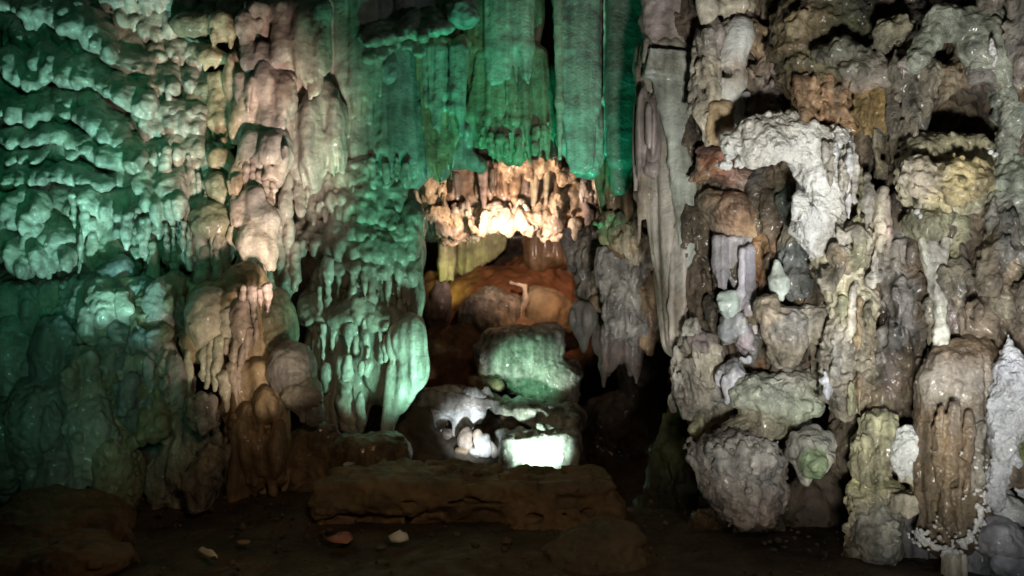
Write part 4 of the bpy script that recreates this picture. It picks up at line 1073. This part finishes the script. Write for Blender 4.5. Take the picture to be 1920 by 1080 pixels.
drapes(T, 1496, 1600, 150, 236, 8, 4.95, 9, col=(0.30, 0.19, 0.11), noise=LUMPY, mat=ROUGH, ragged=16)
drapes(T, 1600, 1700, 170, 246, 8, 4.88, 9, col=(0.32, 0.22, 0.09), noise=LUMPY, mat=ROUGH, ragged=16)

T = thing('white_calcite_band', 'brilliant white crusted calcite band bending downwards under the orange stained overhang', 'flowstone', P(1530, 510, 5.0))
lump(T, 'crust', [('c', (1376, 268, 1440, 264, 20, 32)), ('c', (1440, 262, 1520, 270, 34, 34)), ('c', (1520, 276, 1536, 340, 44, 42)), ('c', (1530, 340, 1524, 420, 42, 34)), ('c', (1526, 420, 1546, 490, 30, 18)), ('e', (1566, 280, 26, 44, 30)), ('e', (1470, 230, 40, 26, 30), dict(col=CREAM)), ('e', (1500, 380, 26, 34, 24), dict(Y=4.85)), ('e', (1420, 244, 36, 26, 30), dict(col=PALE)), ('e', (1450, 280, 50, 26, 30), dict(Y=4.95)), ('e', (1560, 400, 24, 70, 28), dict(col=PALE))] + [('c', (1404 + k * 15, 236 + (k * 7) % 13, 1402 + k * 15, 292 + (k * 11) % 17, 8, 5), dict(Y=4.92, k=10, col=(WHITE, CREAM, WHITE, PALE)[k % 4])) for k in range(10)],
     5.02, CRYST, [('n', 6, 44), ('b', 4.5, (20, 20, 34)), ('b', 3.5, (9, 9, 16)), ('n', 2, 5)], WHITE, 16)
for x, y in [(1362, 294), (1372, 306), (1384, 302), (1392, 306), (1356, 306)]:
    boss(T, x, y, 7, 8, 5.02, WHITE, 0, name='nub', mat=CRYST, noise=LUMPY)
for i in range(7):
    stalactite(T, 1548 + i * 9, 270, 380 + rng.uniform(-40, 50), 10, 4.8, (PALE, LIME, WHITE)[i % 3], 0, mat=ROUGH, noise=LUMPY)

rock('red_boss', 'reddish brown glossy knob with pale cap hanging beside the white calcite band', 'rock',
     [('e', (1338, 306, 34, 24, 28)), ('e', (1352, 316, 28, 16, 24), dict(col=(0.42, 0.14, 0.07))), ('e', (1330, 284, 24, 14, 20), dict(col=MAUVE)), ('e', (1372, 330, 22, 20, 20), dict(col=MAUVE)), ('e', (1400, 338, 26, 24, 22), dict(col=PINK)), ('e', (1318, 330, 16, 12, 18), dict(col=OLIVE))],
     5.55, WET, LUMPY, (0.40, 0.16, 0.09), 10)
rock('orange_boss', 'rounded orange stained boss with a black hole beneath the red knob', 'rock',
     [('e', (1390, 408, 50, 52, 40)), ('e', (1356, 400, 26, 44, 30), dict(col=MAUVE)), ('e', (1420, 430, 34, 34, 30), dict(col=TAN)), ('e', (1380, 392, 30, 30, 26), dict(Y=5.48, col=(0.40, 0.20, 0.11))), ('e', (1430, 356, 22, 24, 24), dict(col=TAN)), ('e', (1418, 368, 8, 7, 26), dict(Y=5.3, sub=True, k=2)), ('e', (1440, 452, 20, 14, 18), dict(col=TAN)), ('e', (1330, 380, 22, 26, 24), dict(col=OLIVE))],
     5.6, ROUGH, [('n', 4, 40), ('b', 2.5, 16), ('n', 1.5, 6)], TAN, 12)
T = thing('lavender_drapes', 'grey lavender slender drapery ribs hanging under the orange boss', 'stalactite', P(1375, 450, 5.5))
drapes(T, 1336, 1412, 448, 570, 8, 5.5, 6, col=(0.46, 0.43, 0.46), ragged=26, yr=[520, 560, 540, 600, 590])
drapes(T, 1386, 1412, 470, 590, 3, 5.4, 7, col=(0.62, 0.6, 0.68), ragged=12)
for x, y, rx, ry, col in [(1364, 570, 18, 24, (0.45, 0.52, 0.48)), (1376, 604, 20, 30, BLUISH), (1396, 630, 14, 34, (0.5, 0.45, 0.5)), (1414, 616, 8, 12, WHITE), (1412, 650, 14, 24, GREY), (1386, 560, 12, 22, (0.56, 0.55, 0.62))]:
    boss(T, x, y, rx, ry, 5.45, col, 6, noise=LUMPY)
rock('rust_pillar', 'thin rusty brown pillar beside the grey lavender ribs', 'stalactite',
     [('c', (1424, 440, 1418, 560, 12, 13)), ('c', (1418, 560, 1428, 690, 14, 8)), ('e', (1446, 470, 18, 26, 20), dict(col=TAN))], 5.5, ROUGH, LUMPY, RUST, 10)
rock('pale_drop', 'pale green teardrop stalactite hanging alone in a dark recess', 'stalactite',
     [('c', (1456, 490, 1458, 520, 10, 18)), ('e', (1460, 530, 21, 22, 18)), ('c', (1462, 540, 1466, 560, 12, 5))], 5.25, FLOW, SOFT, (0.52, 0.58, 0.52), 8)
rock('crumbled_edge', 'dark greenish crumbled rock under the end of the white band', 'rock',
     [('e', (1494, 470, 36, 40, 30)), ('e', (1500, 530, 40, 36, 30), dict(col=DARK)), ('e', (1476, 440, 22, 18, 20), dict(col=TAN)), ('e', (1510, 440, 20, 18, 20), dict(col=OLIVE)), ('e', (1470, 380, 10, 16, 14), dict(col=(0.08, 0.24, 0.18))), ('e', (1478, 410, 16, 24, 18))], 5.3, ROUGH, CORAL, SLATE, 10)
rock('two_tone_boss', 'hanging boss with smooth grey top, yellowish underside and crusty pale flank', 'rock',
     [('e', (1476, 620, 44, 44, 40), dict(col=GREY)), ('e', (1476, 656, 34, 34, 30), dict(col=(0.5, 0.42, 0.25))), ('e', (1530, 610, 34, 40, 34), dict(col=CREAM)), ('e', (1440, 580, 22, 26, 22), dict(col=TAN)), ('e', (1520, 590, 22, 24, 20), dict(Y=4.9, col=PALE))], 5.2, ROUGH, [('n', 4, 36), ('b', 4, 14), ('n', 2, 6)], GREY, 12)

T = thing('knobby_pillar', 'knobby grey pillar continuing under the tall column above the scaly hanging boss', 'column', P(1310, 825, 5.6))
lump(T, 'body', [('c', (1306, 650, 1310, 740, 40, 44)), ('c', (1300, 720, 1330, 800, 34, 30)), ('e', (1360, 770, 60, 50, 50), dict(col=OLIVE)), ('e', (1400, 800, 70, 36, 44), dict(col=BROWN))], 5.75, ROUGH, CORAL, LIME, 16)
merge(T, 'knob', [(x, y, rx, ry, 5.6, col, 6) for x, y, rx, ry, col in [(1318, 640, 26, 26, MAUVE), (1310, 662, 10, 14, CREAM), (1334, 656, 12, 22, CREAM), (1282, 694, 18, 40, GREY), (1296, 730, 20, 40, LIME), (1316, 740, 20, 30, LIME), (1330, 700, 20, 30, LIME), (1350, 740, 20, 20, GREY)]], mat=ROUGH, noise=CORAL, k=8, drips=3)
boss(T, 1290, 614, 15, 16, 5.58, PALE, 6, noise=LUMPY, mat=ROUGH, name='knob')
boss(T, 1312, 800, 13, 26, 5.58, YELL, 6, noise=LUMPY, mat=ROUGH, name='knob')
T = thing('lavender_droop', 'lavender white drooping tongue with a fringe of tips between grey pillar and green crusted boss', 'flowstone', P(1375, 745, 5.4))
boss(T, 1378, 706, 30, 28, 5.4, (0.6, 0.6, 0.68), 10, lobes=3, drips=7, dl=(4, 18), noise=LUMPY)
boss(T, 1394, 676, 14, 10, 5.38, (0.62, 0.62, 0.68), 10, noise=LUMPY)
rock('green_crusted_boss', 'bulging boss crusted with pale green glistening calcite above the moss stained bulb', 'rock',
     [('e', (1476, 756, 66, 46, 50), dict(col=(0.46, 0.5, 0.38))), ('e', (1430, 740, 60, 40, 50), dict(col=GREY)), ('e', (1500, 720, 50, 30, 40), dict(col=MAUVE)), ('e', (1494, 750, 36, 24, 24), dict(Y=4.98, col=(0.62, 0.66, 0.55))), ('c', (1490, 794, 1534, 776, 9, 7), dict(Y=4.95, col=CREAM)), ('e', (1460, 806, 12, 14, 14), dict(Y=4.95, col=PALE)), ('e', (1420, 800, 70, 26, 40), dict(col=BROWN))],
     5.3, WET, [('n', 5, 40), ('b', 5, 16), ('b', 3, 8), ('n', 1.5, 5)], GREY, 14)
T = thing('scaly_hanging_boss', 'large scaly pinkish boss hanging free with a flat top coloured dark as shade', 'rock', P(1390, 985, 5.2))
lump(T, 'body', [('e', (1388, 860, 84, 50, 60), dict(col=PALE)), ('e', (1390, 910, 78, 56, 56), dict(col=MAUVE)), ('e', (1400, 950, 56, 40, 44), dict(col=(0.45, 0.33, 0.26))), ('e', (1440, 930, 40, 40, 40), dict(col=PINK)), ('e', (1426, 974, 26, 14, 24), dict(col=RUST)), ('e', (1420, 860, 40, 30, 40), dict(col=WHITE, Y=5.05)), ('e', (1366, 828, 40, 12, 50), dict(col=(0.04, 0.04, 0.04))), ('e', (1310, 850, 16, 16, 20), dict(col=GREY))] + [('c', (1326 + k * 8, 838 + k * .6, 1352 + k * 8, 886 + k * 2, 4.5, 3), dict(Y=5.02, k=4, col=PALE if k % 2 else BLUISH)) for k in range(13)],  # near-black top paints the shade above the rim
     5.2, ROUGH, [('n', 4, 50), ('b', 5, (13, 13, 20)), ('b', 4, (8, 8, 13)), ('n', 2, 5)], MAUVE, 14)
rock('moss_bulb', 'small white bulb with bright green moss patch hanging beside the scaly boss', 'rock',
     [('c', (1520, 840, 1512, 900, 36, 12)), ('e', (1518, 850, 38, 32, 32)), ('e', (1530, 868, 22, 26, 18), dict(Y=4.89, col=MOSS, k=3)), ('e', (1524, 826, 36, 14, 30), dict(col=SLATE)), ('e', (1548, 846, 14, 18, 16), dict(col=PALE))], 5.0, ROUGH, LUMPY, PALE, 10)  # slate colour paints shade on the bulb's upper side
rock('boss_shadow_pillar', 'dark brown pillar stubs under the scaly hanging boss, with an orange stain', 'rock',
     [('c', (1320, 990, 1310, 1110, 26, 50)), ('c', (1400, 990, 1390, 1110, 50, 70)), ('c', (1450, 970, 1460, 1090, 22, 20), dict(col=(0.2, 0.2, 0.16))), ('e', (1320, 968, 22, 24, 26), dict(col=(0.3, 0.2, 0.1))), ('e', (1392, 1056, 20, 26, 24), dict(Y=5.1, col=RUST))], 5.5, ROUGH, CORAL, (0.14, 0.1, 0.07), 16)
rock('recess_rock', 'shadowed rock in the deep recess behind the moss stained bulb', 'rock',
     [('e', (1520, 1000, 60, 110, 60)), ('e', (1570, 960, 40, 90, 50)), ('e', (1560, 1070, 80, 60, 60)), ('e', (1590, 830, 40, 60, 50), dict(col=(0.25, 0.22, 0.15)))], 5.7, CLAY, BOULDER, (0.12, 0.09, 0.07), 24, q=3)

T = thing('cream_crust_wall', 'cream and tan crusted rock rib running down between white band and slender pale column', 'rock', P(1610, 780, 4.95))
lump(T, 'crust', [('e', (1590, 480, 60, 64, 40), dict(col=CREAM)), ('e', (1640, 450, 40, 60, 40), dict(col=CREAM)), ('e', (1600, 560, 50, 60, 40), dict(col=(0.46, 0.42, 0.28))), ('e', (1606, 640, 40, 70, 40), dict(col=(0.36, 0.26, 0.16))), ('e', (1600, 720, 50, 60, 40), dict(col=OLIVE)), ('e', (1570, 690, 30, 60, 34), dict(col=GREY)), ('e', (1562, 640, 20, 40, 26), dict(col=PALE)), ('e', (1640, 740, 40, 40, 40), dict(col=BROWN)), ('e', (1636, 420, 26, 60, 26), dict(Y=4.7, col=CREAM))],
     5.0, ROUGH, [('n', 5, 40), ('b', 6, (16, 16, 30)), ('b', 4, 9), ('n', 2, 5)], CREAM, 16)
for i, (x, y0, y1, w, col) in enumerate([(1588, 300, 430, 12, PALE), (1600, 310, 420, 12, TAN), (1612, 310, 440, 14, OLIVE), (1626, 330, 430, 14, LIME), (1650, 360, 470, 20, CREAM), (1664, 370, 470, 14, PINK), (1640, 470, 540, 16, PALE), (1600, 540, 630, 10, PALE), (1594, 560, 660, 8, CREAM), (1612, 560, 650, 10, TAN), (1624, 570, 640, 10, OLIVE),
                                         (1580, 560, 640, 12, YELL), (1566, 640, 700, 14, PALE), (1548, 690, 740, 14, (0.6, 0.6, 0.66)), (1596, 720, 790, 12, YELL), (1612, 700, 780, 12, TAN)]):
    stalactite(T, x, y0, y1, w, 4.85 - (x - 1600) * .001, col, 0.9 if w > 13 else 0, mat=ROUGH, noise=LUMPY)
merge(T, 'crust', [(x, y, rx, ry, 4.82, col) for x, y, rx, ry, col in [(1650, 530, 20, 12, CREAM), (1640, 552, 18, 14, CREAM), (1570, 480, 18, 20, TAN), (1556, 520, 16, 20, CREAM), (1590, 440, 20, 18, PALE), (1612, 470, 16, 24, YELL)]], mat=ROUGH, noise=CORAL, drips=3)

T = thing('yellow_round_boss', 'large round yellowish boss with an orange stain below the dark niche', 'rock', P(1785, 425, 4.5))
lump(T, 'body', [('e', (1780, 340, 92, 84, 70), dict(col=(0.5, 0.46, 0.3))), ('e', (1730, 340, 50, 60, 44), dict(col=CREAM)), ('e', (1800, 338, 50, 40, 40), dict(Y=4.4, col=(0.55, 0.4, 0.16))), ('e', (1760, 390, 36, 36, 30), dict(col=(0.42, 0.36, 0.16))), ('e', (1840, 360, 50, 60, 50), dict(col=LIME)), ('e', (1780, 278, 84, 24, 60), dict(col=OLIVE)), ('e', (1722, 330, 26, 28, 20), dict(Y=4.42, col=PALE))],
     4.65, ROUGH, [('n', 5, 44), ('b', 5, 18), ('b', 4, 9), ('n', 2, 5)], CREAM, 14)
for x, y in [(1858, 284), (1866, 290), (1720, 396), (1726, 404), (1884, 460), (1880, 470), (1872, 470)]:
    boss(T, x, y, 3.5, 4, 4.36, (0.6, 0.6, 0.6), 0, name='crystal_knot', mat=CRYST, noise=[('b', 1.5, 6)], lobes=1)
T = thing('claw_rock', 'ribbed claw-shaped rock hanging beside the dark niche', 'rock', P(1715, 230, 4.6))
lump(T, 'body', [('c', (1700, 130, 1722, 210, 34, 14)), ('c', (1740, 140, 1720, 216, 24, 10)), ('c', (1690, 160, 1712, 250, 14, 8)), ('c', (1680, 180, 1714, 252, 6, 5), dict(col=CREAM))] + [('c', (1692 + k * 11, 130, 1704 + k * 6, 206 - k * 3, 5.5, 4), dict(Y=4.52, k=4, col=(MAUVE, LIME, OLIVE)[k % 3])) for k in range(6)], 4.65, ROUGH, CORAL, (0.3, 0.27, 0.2), 10)
T = thing('niche_arch', 'mossy grey stone arch curving over the dark niche with a white streak', 'rock', P(1890, 300, 4.4))
lump(T, 'body', [('c', (1716, 120, 1770, 40, 20, 30)), ('c', (1770, 40, 1860, 50, 30, 40)), ('c', (1850, 70, 1896, 160, 44, 30)), ('c', (1896, 150, 1896, 330, 22, 22)), ('c', (1830, 90, 1840, 120, 34, 24)), ('c', (1780, 140, 1760, 150, 10, 8)), ('c', (1700, 200, 1790, 140, 8, 10), dict(col=CREAM))], 4.45, ROUGH, [('n', 6, 44), ('b', 4, 16), ('n', 2, 6)], (0.30, 0.31, 0.25), 12)
lump(T, 'white_streak', [('c', (1858, 70, 1862, 96, 5, 7)), ('c', (1862, 96, 1868, 116, 7, 6))], 4.25, CRYST, LUMPY, WHITE, 5)
rock('grey_edge_wall', 'mossy grey green rough rock face bordering the round yellowish boss', 'rock',
     [('e', (1930, 120, 60, 180, 60)), ('e', (1930, 420, 70, 160, 60)), ('e', (1880, 440, 30, 60, 40), dict(col=MAUVE)), ('e', (1900, 540, 50, 60, 40), dict(col=BROWN)), ('e', (1860, 500, 40, 50, 40), dict(col=BROWN))], 4.45, ROUGH, [('n', 6, 44), ('b', 5, 16), ('n', 2, 6)], (0.27, 0.30, 0.24), 14)

T = thing('slender_pale_column', 'slender pale column with forked top standing against mauve rock', 'column', P(1765, 760, 4.5))
lump(T, 'shaft', [('c', (1758, 520, 1766, 620, 15, 14)), ('c', (1766, 620, 1770, 750, 16, 15)), ('c', (1728, 450, 1756, 530, 8, 13), dict(col=OLIVE)), ('c', (1770, 450, 1762, 530, 8, 12), dict(col=LIME)), ('c', (1750, 450, 1758, 540, 12, 14), dict(col=GREY))], 4.56, FLOW, [('b', 2.5, (8, 8, 60)), ('n', 3, 30), ('n', 1.5, 7)], (0.54, 0.54, 0.46), 8)
lump(T, 'root', [('e', (1748, 420, 44, 34, 36), dict(col=OLIVE)), ('e', (1796, 460, 30, 50, 30), dict(col=YELL)), ('e', (1760, 780, 30, 50, 30), dict(col=LIME))], 4.6, ROUGH, CORAL, LIME, 12)
rock('mauve_slab', 'mauve smooth rock slab behind the slender pale column', 'rock',
     [('b', (1812, 640, 34, 100, 24), dict(rnd=20, roll=-3)), ('e', (1840, 700, 44, 60, 30), dict(col=GREY)), ('e', (1850, 620, 44, 50, 30), dict(col=(0.2, 0.18, 0.14))), ('e', (1850, 560, 44, 40, 30), dict(col=(0.3, 0.26, 0.18))), ('e', (1856, 660, 40, 30, 26), dict(col=LIME))], 4.65, ROUGH, [('n', 5, 40), ('b', 3, 14), ('n', 2, 6)], MAUVE, 14)
rock('hanging_grey_fold', 'grey fold of rock drooping beside the slender pale column, dark hollow under it', 'rock',
     [('e', (1690, 470, 30, 50, 30), dict(col=MAUVE)), ('e', (1690, 540, 30, 40, 30), dict(col=BLUISH)), ('c', (1700, 560, 1716, 660, 34, 18)), ('c', (1668, 570, 1672, 600, 18, 8)), ('e', (1680, 630, 30, 40, 30), dict(col=LIME)), ('e', (1664, 668, 18, 18, 20), dict(col=PALE))], 4.9, ROUGH, LUMPY, GREY, 14)
rock('dark_knuckle_rock', 'brown olive knuckled rock under the grey fold, above the yellow green stump', 'rock',
     [('e', (1690, 720, 50, 50, 44)), ('e', (1660, 750, 40, 40, 36), dict(col=OLIVE)), ('e', (1720, 690, 24, 30, 30), dict(col=SLATE)), ('e', (1680, 770, 24, 24, 26), dict(col=MAUVE)), ('e', (1700, 786, 40, 14, 30), dict(col=DARK))], 4.95, ROUGH, CORAL, BROWN, 12)
T = thing('yellow_green_stump', 'pitted stump, yellow green with algae at its top and pale grey lower down', 'rock', P(1645, 1120, 4.6))
lump(T, 'head', [('e', (1636, 826, 36, 46, 36), dict(col=YELL)), ('e', (1640, 790, 34, 22, 30), dict(col=YELL)), ('e', (1630, 872, 34, 40, 34), dict(col=OLIVE)), ('e', (1638, 800, 16, 8, 20), dict(Y=4.55, sub=True))], 4.75, ROUGH, CORAL, YELL, 12)
lump(T, 'trunk', [('e', (1640, 930, 50, 50, 44), dict(col=(0.44, 0.42, 0.22))), ('c', (1642, 960, 1644, 1100, 52, 36), dict(col=LIME)), ('e', (1610, 1050, 26, 40, 26), dict(col=TAN)), ('e', (1650, 1010, 38, 50, 30), dict(Y=4.6, col=BLUISH))], 4.75, ROUGH, [('n', 4, 40), ('p', 9, 16), ('b', 4, 12), ('n', 2, 5)], LIME, 14)
T = thing('white_pitted_rock', 'bright white pitted knob with a cream block below it beside the fluted brown stalactite', 'rock', P(1705, 960, 4.55))
lump(T, 'knob', [('e', (1706, 838, 32, 46, 30)), ('e', (1696, 870, 22, 26, 24)), ('e', (1720, 816, 16, 26, 20))], 4.6, CRYST, [('n', 3, 30), ('p', 6, 14), ('b', 4, 9), ('n', 2, 5)], WHITE, 10)
lump(T, 'block', [('b', (1712, 892, 24, 18, 20), dict(rnd=8, roll=12)), ('b', (1702, 942, 36, 18, 26), dict(rnd=9, roll=4))], 4.6, ROUGH, LUMPY, CREAM, 6)

T = thing('fluted_brown_stalactite', 'wet brown fluted stalactite with a bead fringe of white crystals along its edge', 'stalactite', P(1800, 760, 4.3))
lump(T, 'body', [('c', (1806, 700, 1796, 900, 72, 78), dict(flat=0.7)), ('c', (1796, 900, 1792, 985, 78, 56), dict(flat=0.7)), ('e', (1782, 1000, 60, 36, 44)), ('e', (1850, 800, 44, 70, 40)), ('c', (1748, 740, 1744, 880, 18, 22)), ('e', (1800, 720, 80, 50, 50), dict(col=LIME)),
                 ('c', (1790, 760, 1784, 860, 12, 9), dict(Y=4.3, col=(0.32, 0.22, 0.14))), ('c', (1764, 770, 1760, 900, 11, 9), dict(Y=4.34, col=(0.30, 0.2, 0.12))), ('c', (1816, 780, 1812, 920, 10, 9), dict(Y=4.32)), ('c', (1838, 800, 1832, 900, 11, 9), dict(Y=4.36, col=GREY)), ('c', (1776, 860, 1774, 980, 10, 8), dict(Y=4.32)), ('c', (1800, 870, 1798, 990, 10, 8), dict(Y=4.31))],
     4.52, WET, [('b', 4, (14, 14, 160)), ('b', 2.5, (8, 8, 60)), ('n', 3, 30), ('n', 1.5, 6)], (0.17, 0.125, 0.08), 12)
CR = [(1864, 850), (1858, 880), (1866, 900), (1850, 924), (1842, 944), (1836, 962), (1838, 980), (1828, 998), (1820, 1010), (1806, 1020), (1790, 1030), (1776, 1036), (1760, 1030), (1744, 1018), (1726, 1012), (1720, 1000), (1804, 858), (1826, 864), (1838, 874), (1852, 870), (1822, 918), (1846, 914), (1812, 942), (1756, 984), (1772, 1006), (1804, 974), (1736, 996), (1786, 1010), (1860, 930), (1850, 960), (1830, 1016), (1848, 990)]
v = Vol(4.2, col=WHITE, k=3, q=1.8)
for i, (x, y) in enumerate(CR):
    for _ in range(15 if i < 16 else 3):
        t = rng.random()
        nx, ny = CR[min(i + 1, 15)] if i < 16 else (x, y)
        bx = x + (nx - x) * t + rng.normal(0, 6); by = y + (ny - y) * t + rng.normal(0, 6)
        r = rng.uniform(1.7, 3.8)
        Yb_ = 4.50 - 0.17 * math.sqrt(max(0.0, 1 - ((bx - 1794) / 80) ** 2)) - 0.015
        if by > 1000:
            Yb_ = max(Yb_, 4.33)
        v.e(bx, by, r, r, r * 1.3, Y=Yb_)
v.build('crystal_fringe', CRYST, T, [('n', 0.5, 5)])['kind'] = 'stuff'
rock('crystal_cascade', 'sparkling white crystal cascade with a thin vein running up the grey rock face', 'flowstone',
     [('c', (1886, 560, 1892, 660, 7, 9)), ('c', (1892, 650, 1896, 700, 12, 24)), ('c', (1880, 690, 1910, 740, 14, 30)), ('c', (1912, 740, 1880, 830, 34, 26)), ('c', (1880, 830, 1868, 900, 22, 16)), ('c', (1900, 860, 1924, 920, 18, 18)), ('c', (1868, 690, 1890, 700, 8, 9)), ('c', (1866, 780, 1876, 720, 8, 6)), ('e', (1916, 800, 20, 26, 20), dict(col=MAUVE)), ('e', (1874, 930, 12, 30, 14), dict(col=BLUISH)), ('c', (1874, 560, 1884, 574, 6, 7)), ('e', (1896, 706, 12, 6, 30), dict(Y=4.1, sub=True))],
     4.3, CRYST, [('n', 6, 34), ('b', 4, (12, 12, 22)), ('b', 2.5, 6), ('n', 1.5, 4)], (0.56, 0.57, 0.62), 14)
rock('mossy_pebbled_edge', 'mossy rock with pale pebbles on it below the crystal cascade', 'rock',
     [('e', (1924, 850, 30, 46, 30)), ('e', (1912, 842, 6, 6, 8), dict(Y=4.1, col=PALE)), ('e', (1908, 852, 6, 5, 8), dict(Y=4.1, col=PALE)), ('e', (1916, 868, 12, 8, 10), dict(Y=4.1, col=PALE))], 4.3, ROUGH, LUMPY, (0.25, 0.27, 0.1), 6)
BR = [(1886, 960, 44, 34, 4.5, BLUISH, 'broad bluish grey rock directly under the crystal cascade'), (1870, 1010, 40, 36, 4.4, (0.38, 0.38, 0.42), 'mauve grey rock below the broad bluish one, beside the crystal beads'), (1910, 1060, 34, 40, 4.3, (0.36, 0.38, 0.42), 'rounded slate grey rock lowest at the bottom corner'), (1836, 1050, 24, 50, 4.5, (0.34, 0.36, 0.4), 'upright grey rock beside the pale stub')]
for x, y, rx, ry, Y, col, lb in BR:
    o = Vol(Y, col=col, k=14).e(x, y, rx, ry, rx).e(x + rx * .4, y + ry * .4, rx * .8, ry * .7, rx * .8).e(x - rx * .5, y + ry * .2, rx * .6, ry * .7, rx * .7).build('blue_grey_rock', FLOW, None, BOULDER)
    tag(o, lb, 'rock', 'bluish rocks at the bottom corner')
rock('pale_stub', 'cream column stub under the crystal fringe of the brown stalactite', 'column', [('c', (1786, 1040, 1788, 1110, 20, 22))], 4.4, FLOW, FLUTE, CREAM, 8)
T = thing('slate_drapes', 'dark slate grey drapery behind pitted stump and brown stalactite', 'stalactite', P(1740, 960, 4.8))
drapes(T, 1690, 1770, 950, 1110, 7, 4.75, 10, col=(0.28, 0.27, 0.3), ragged=10)
lump(T, 'body', [('e', (1740, 1040, 70, 90, 40)), ('e', (1830, 1060, 90, 60, 40)), ('e', (1900, 1090, 80, 70, 50))], 4.95, FLOW, FLUTE, (0.22, 0.22, 0.24), 16)

print('TRIS', TRIS[0])
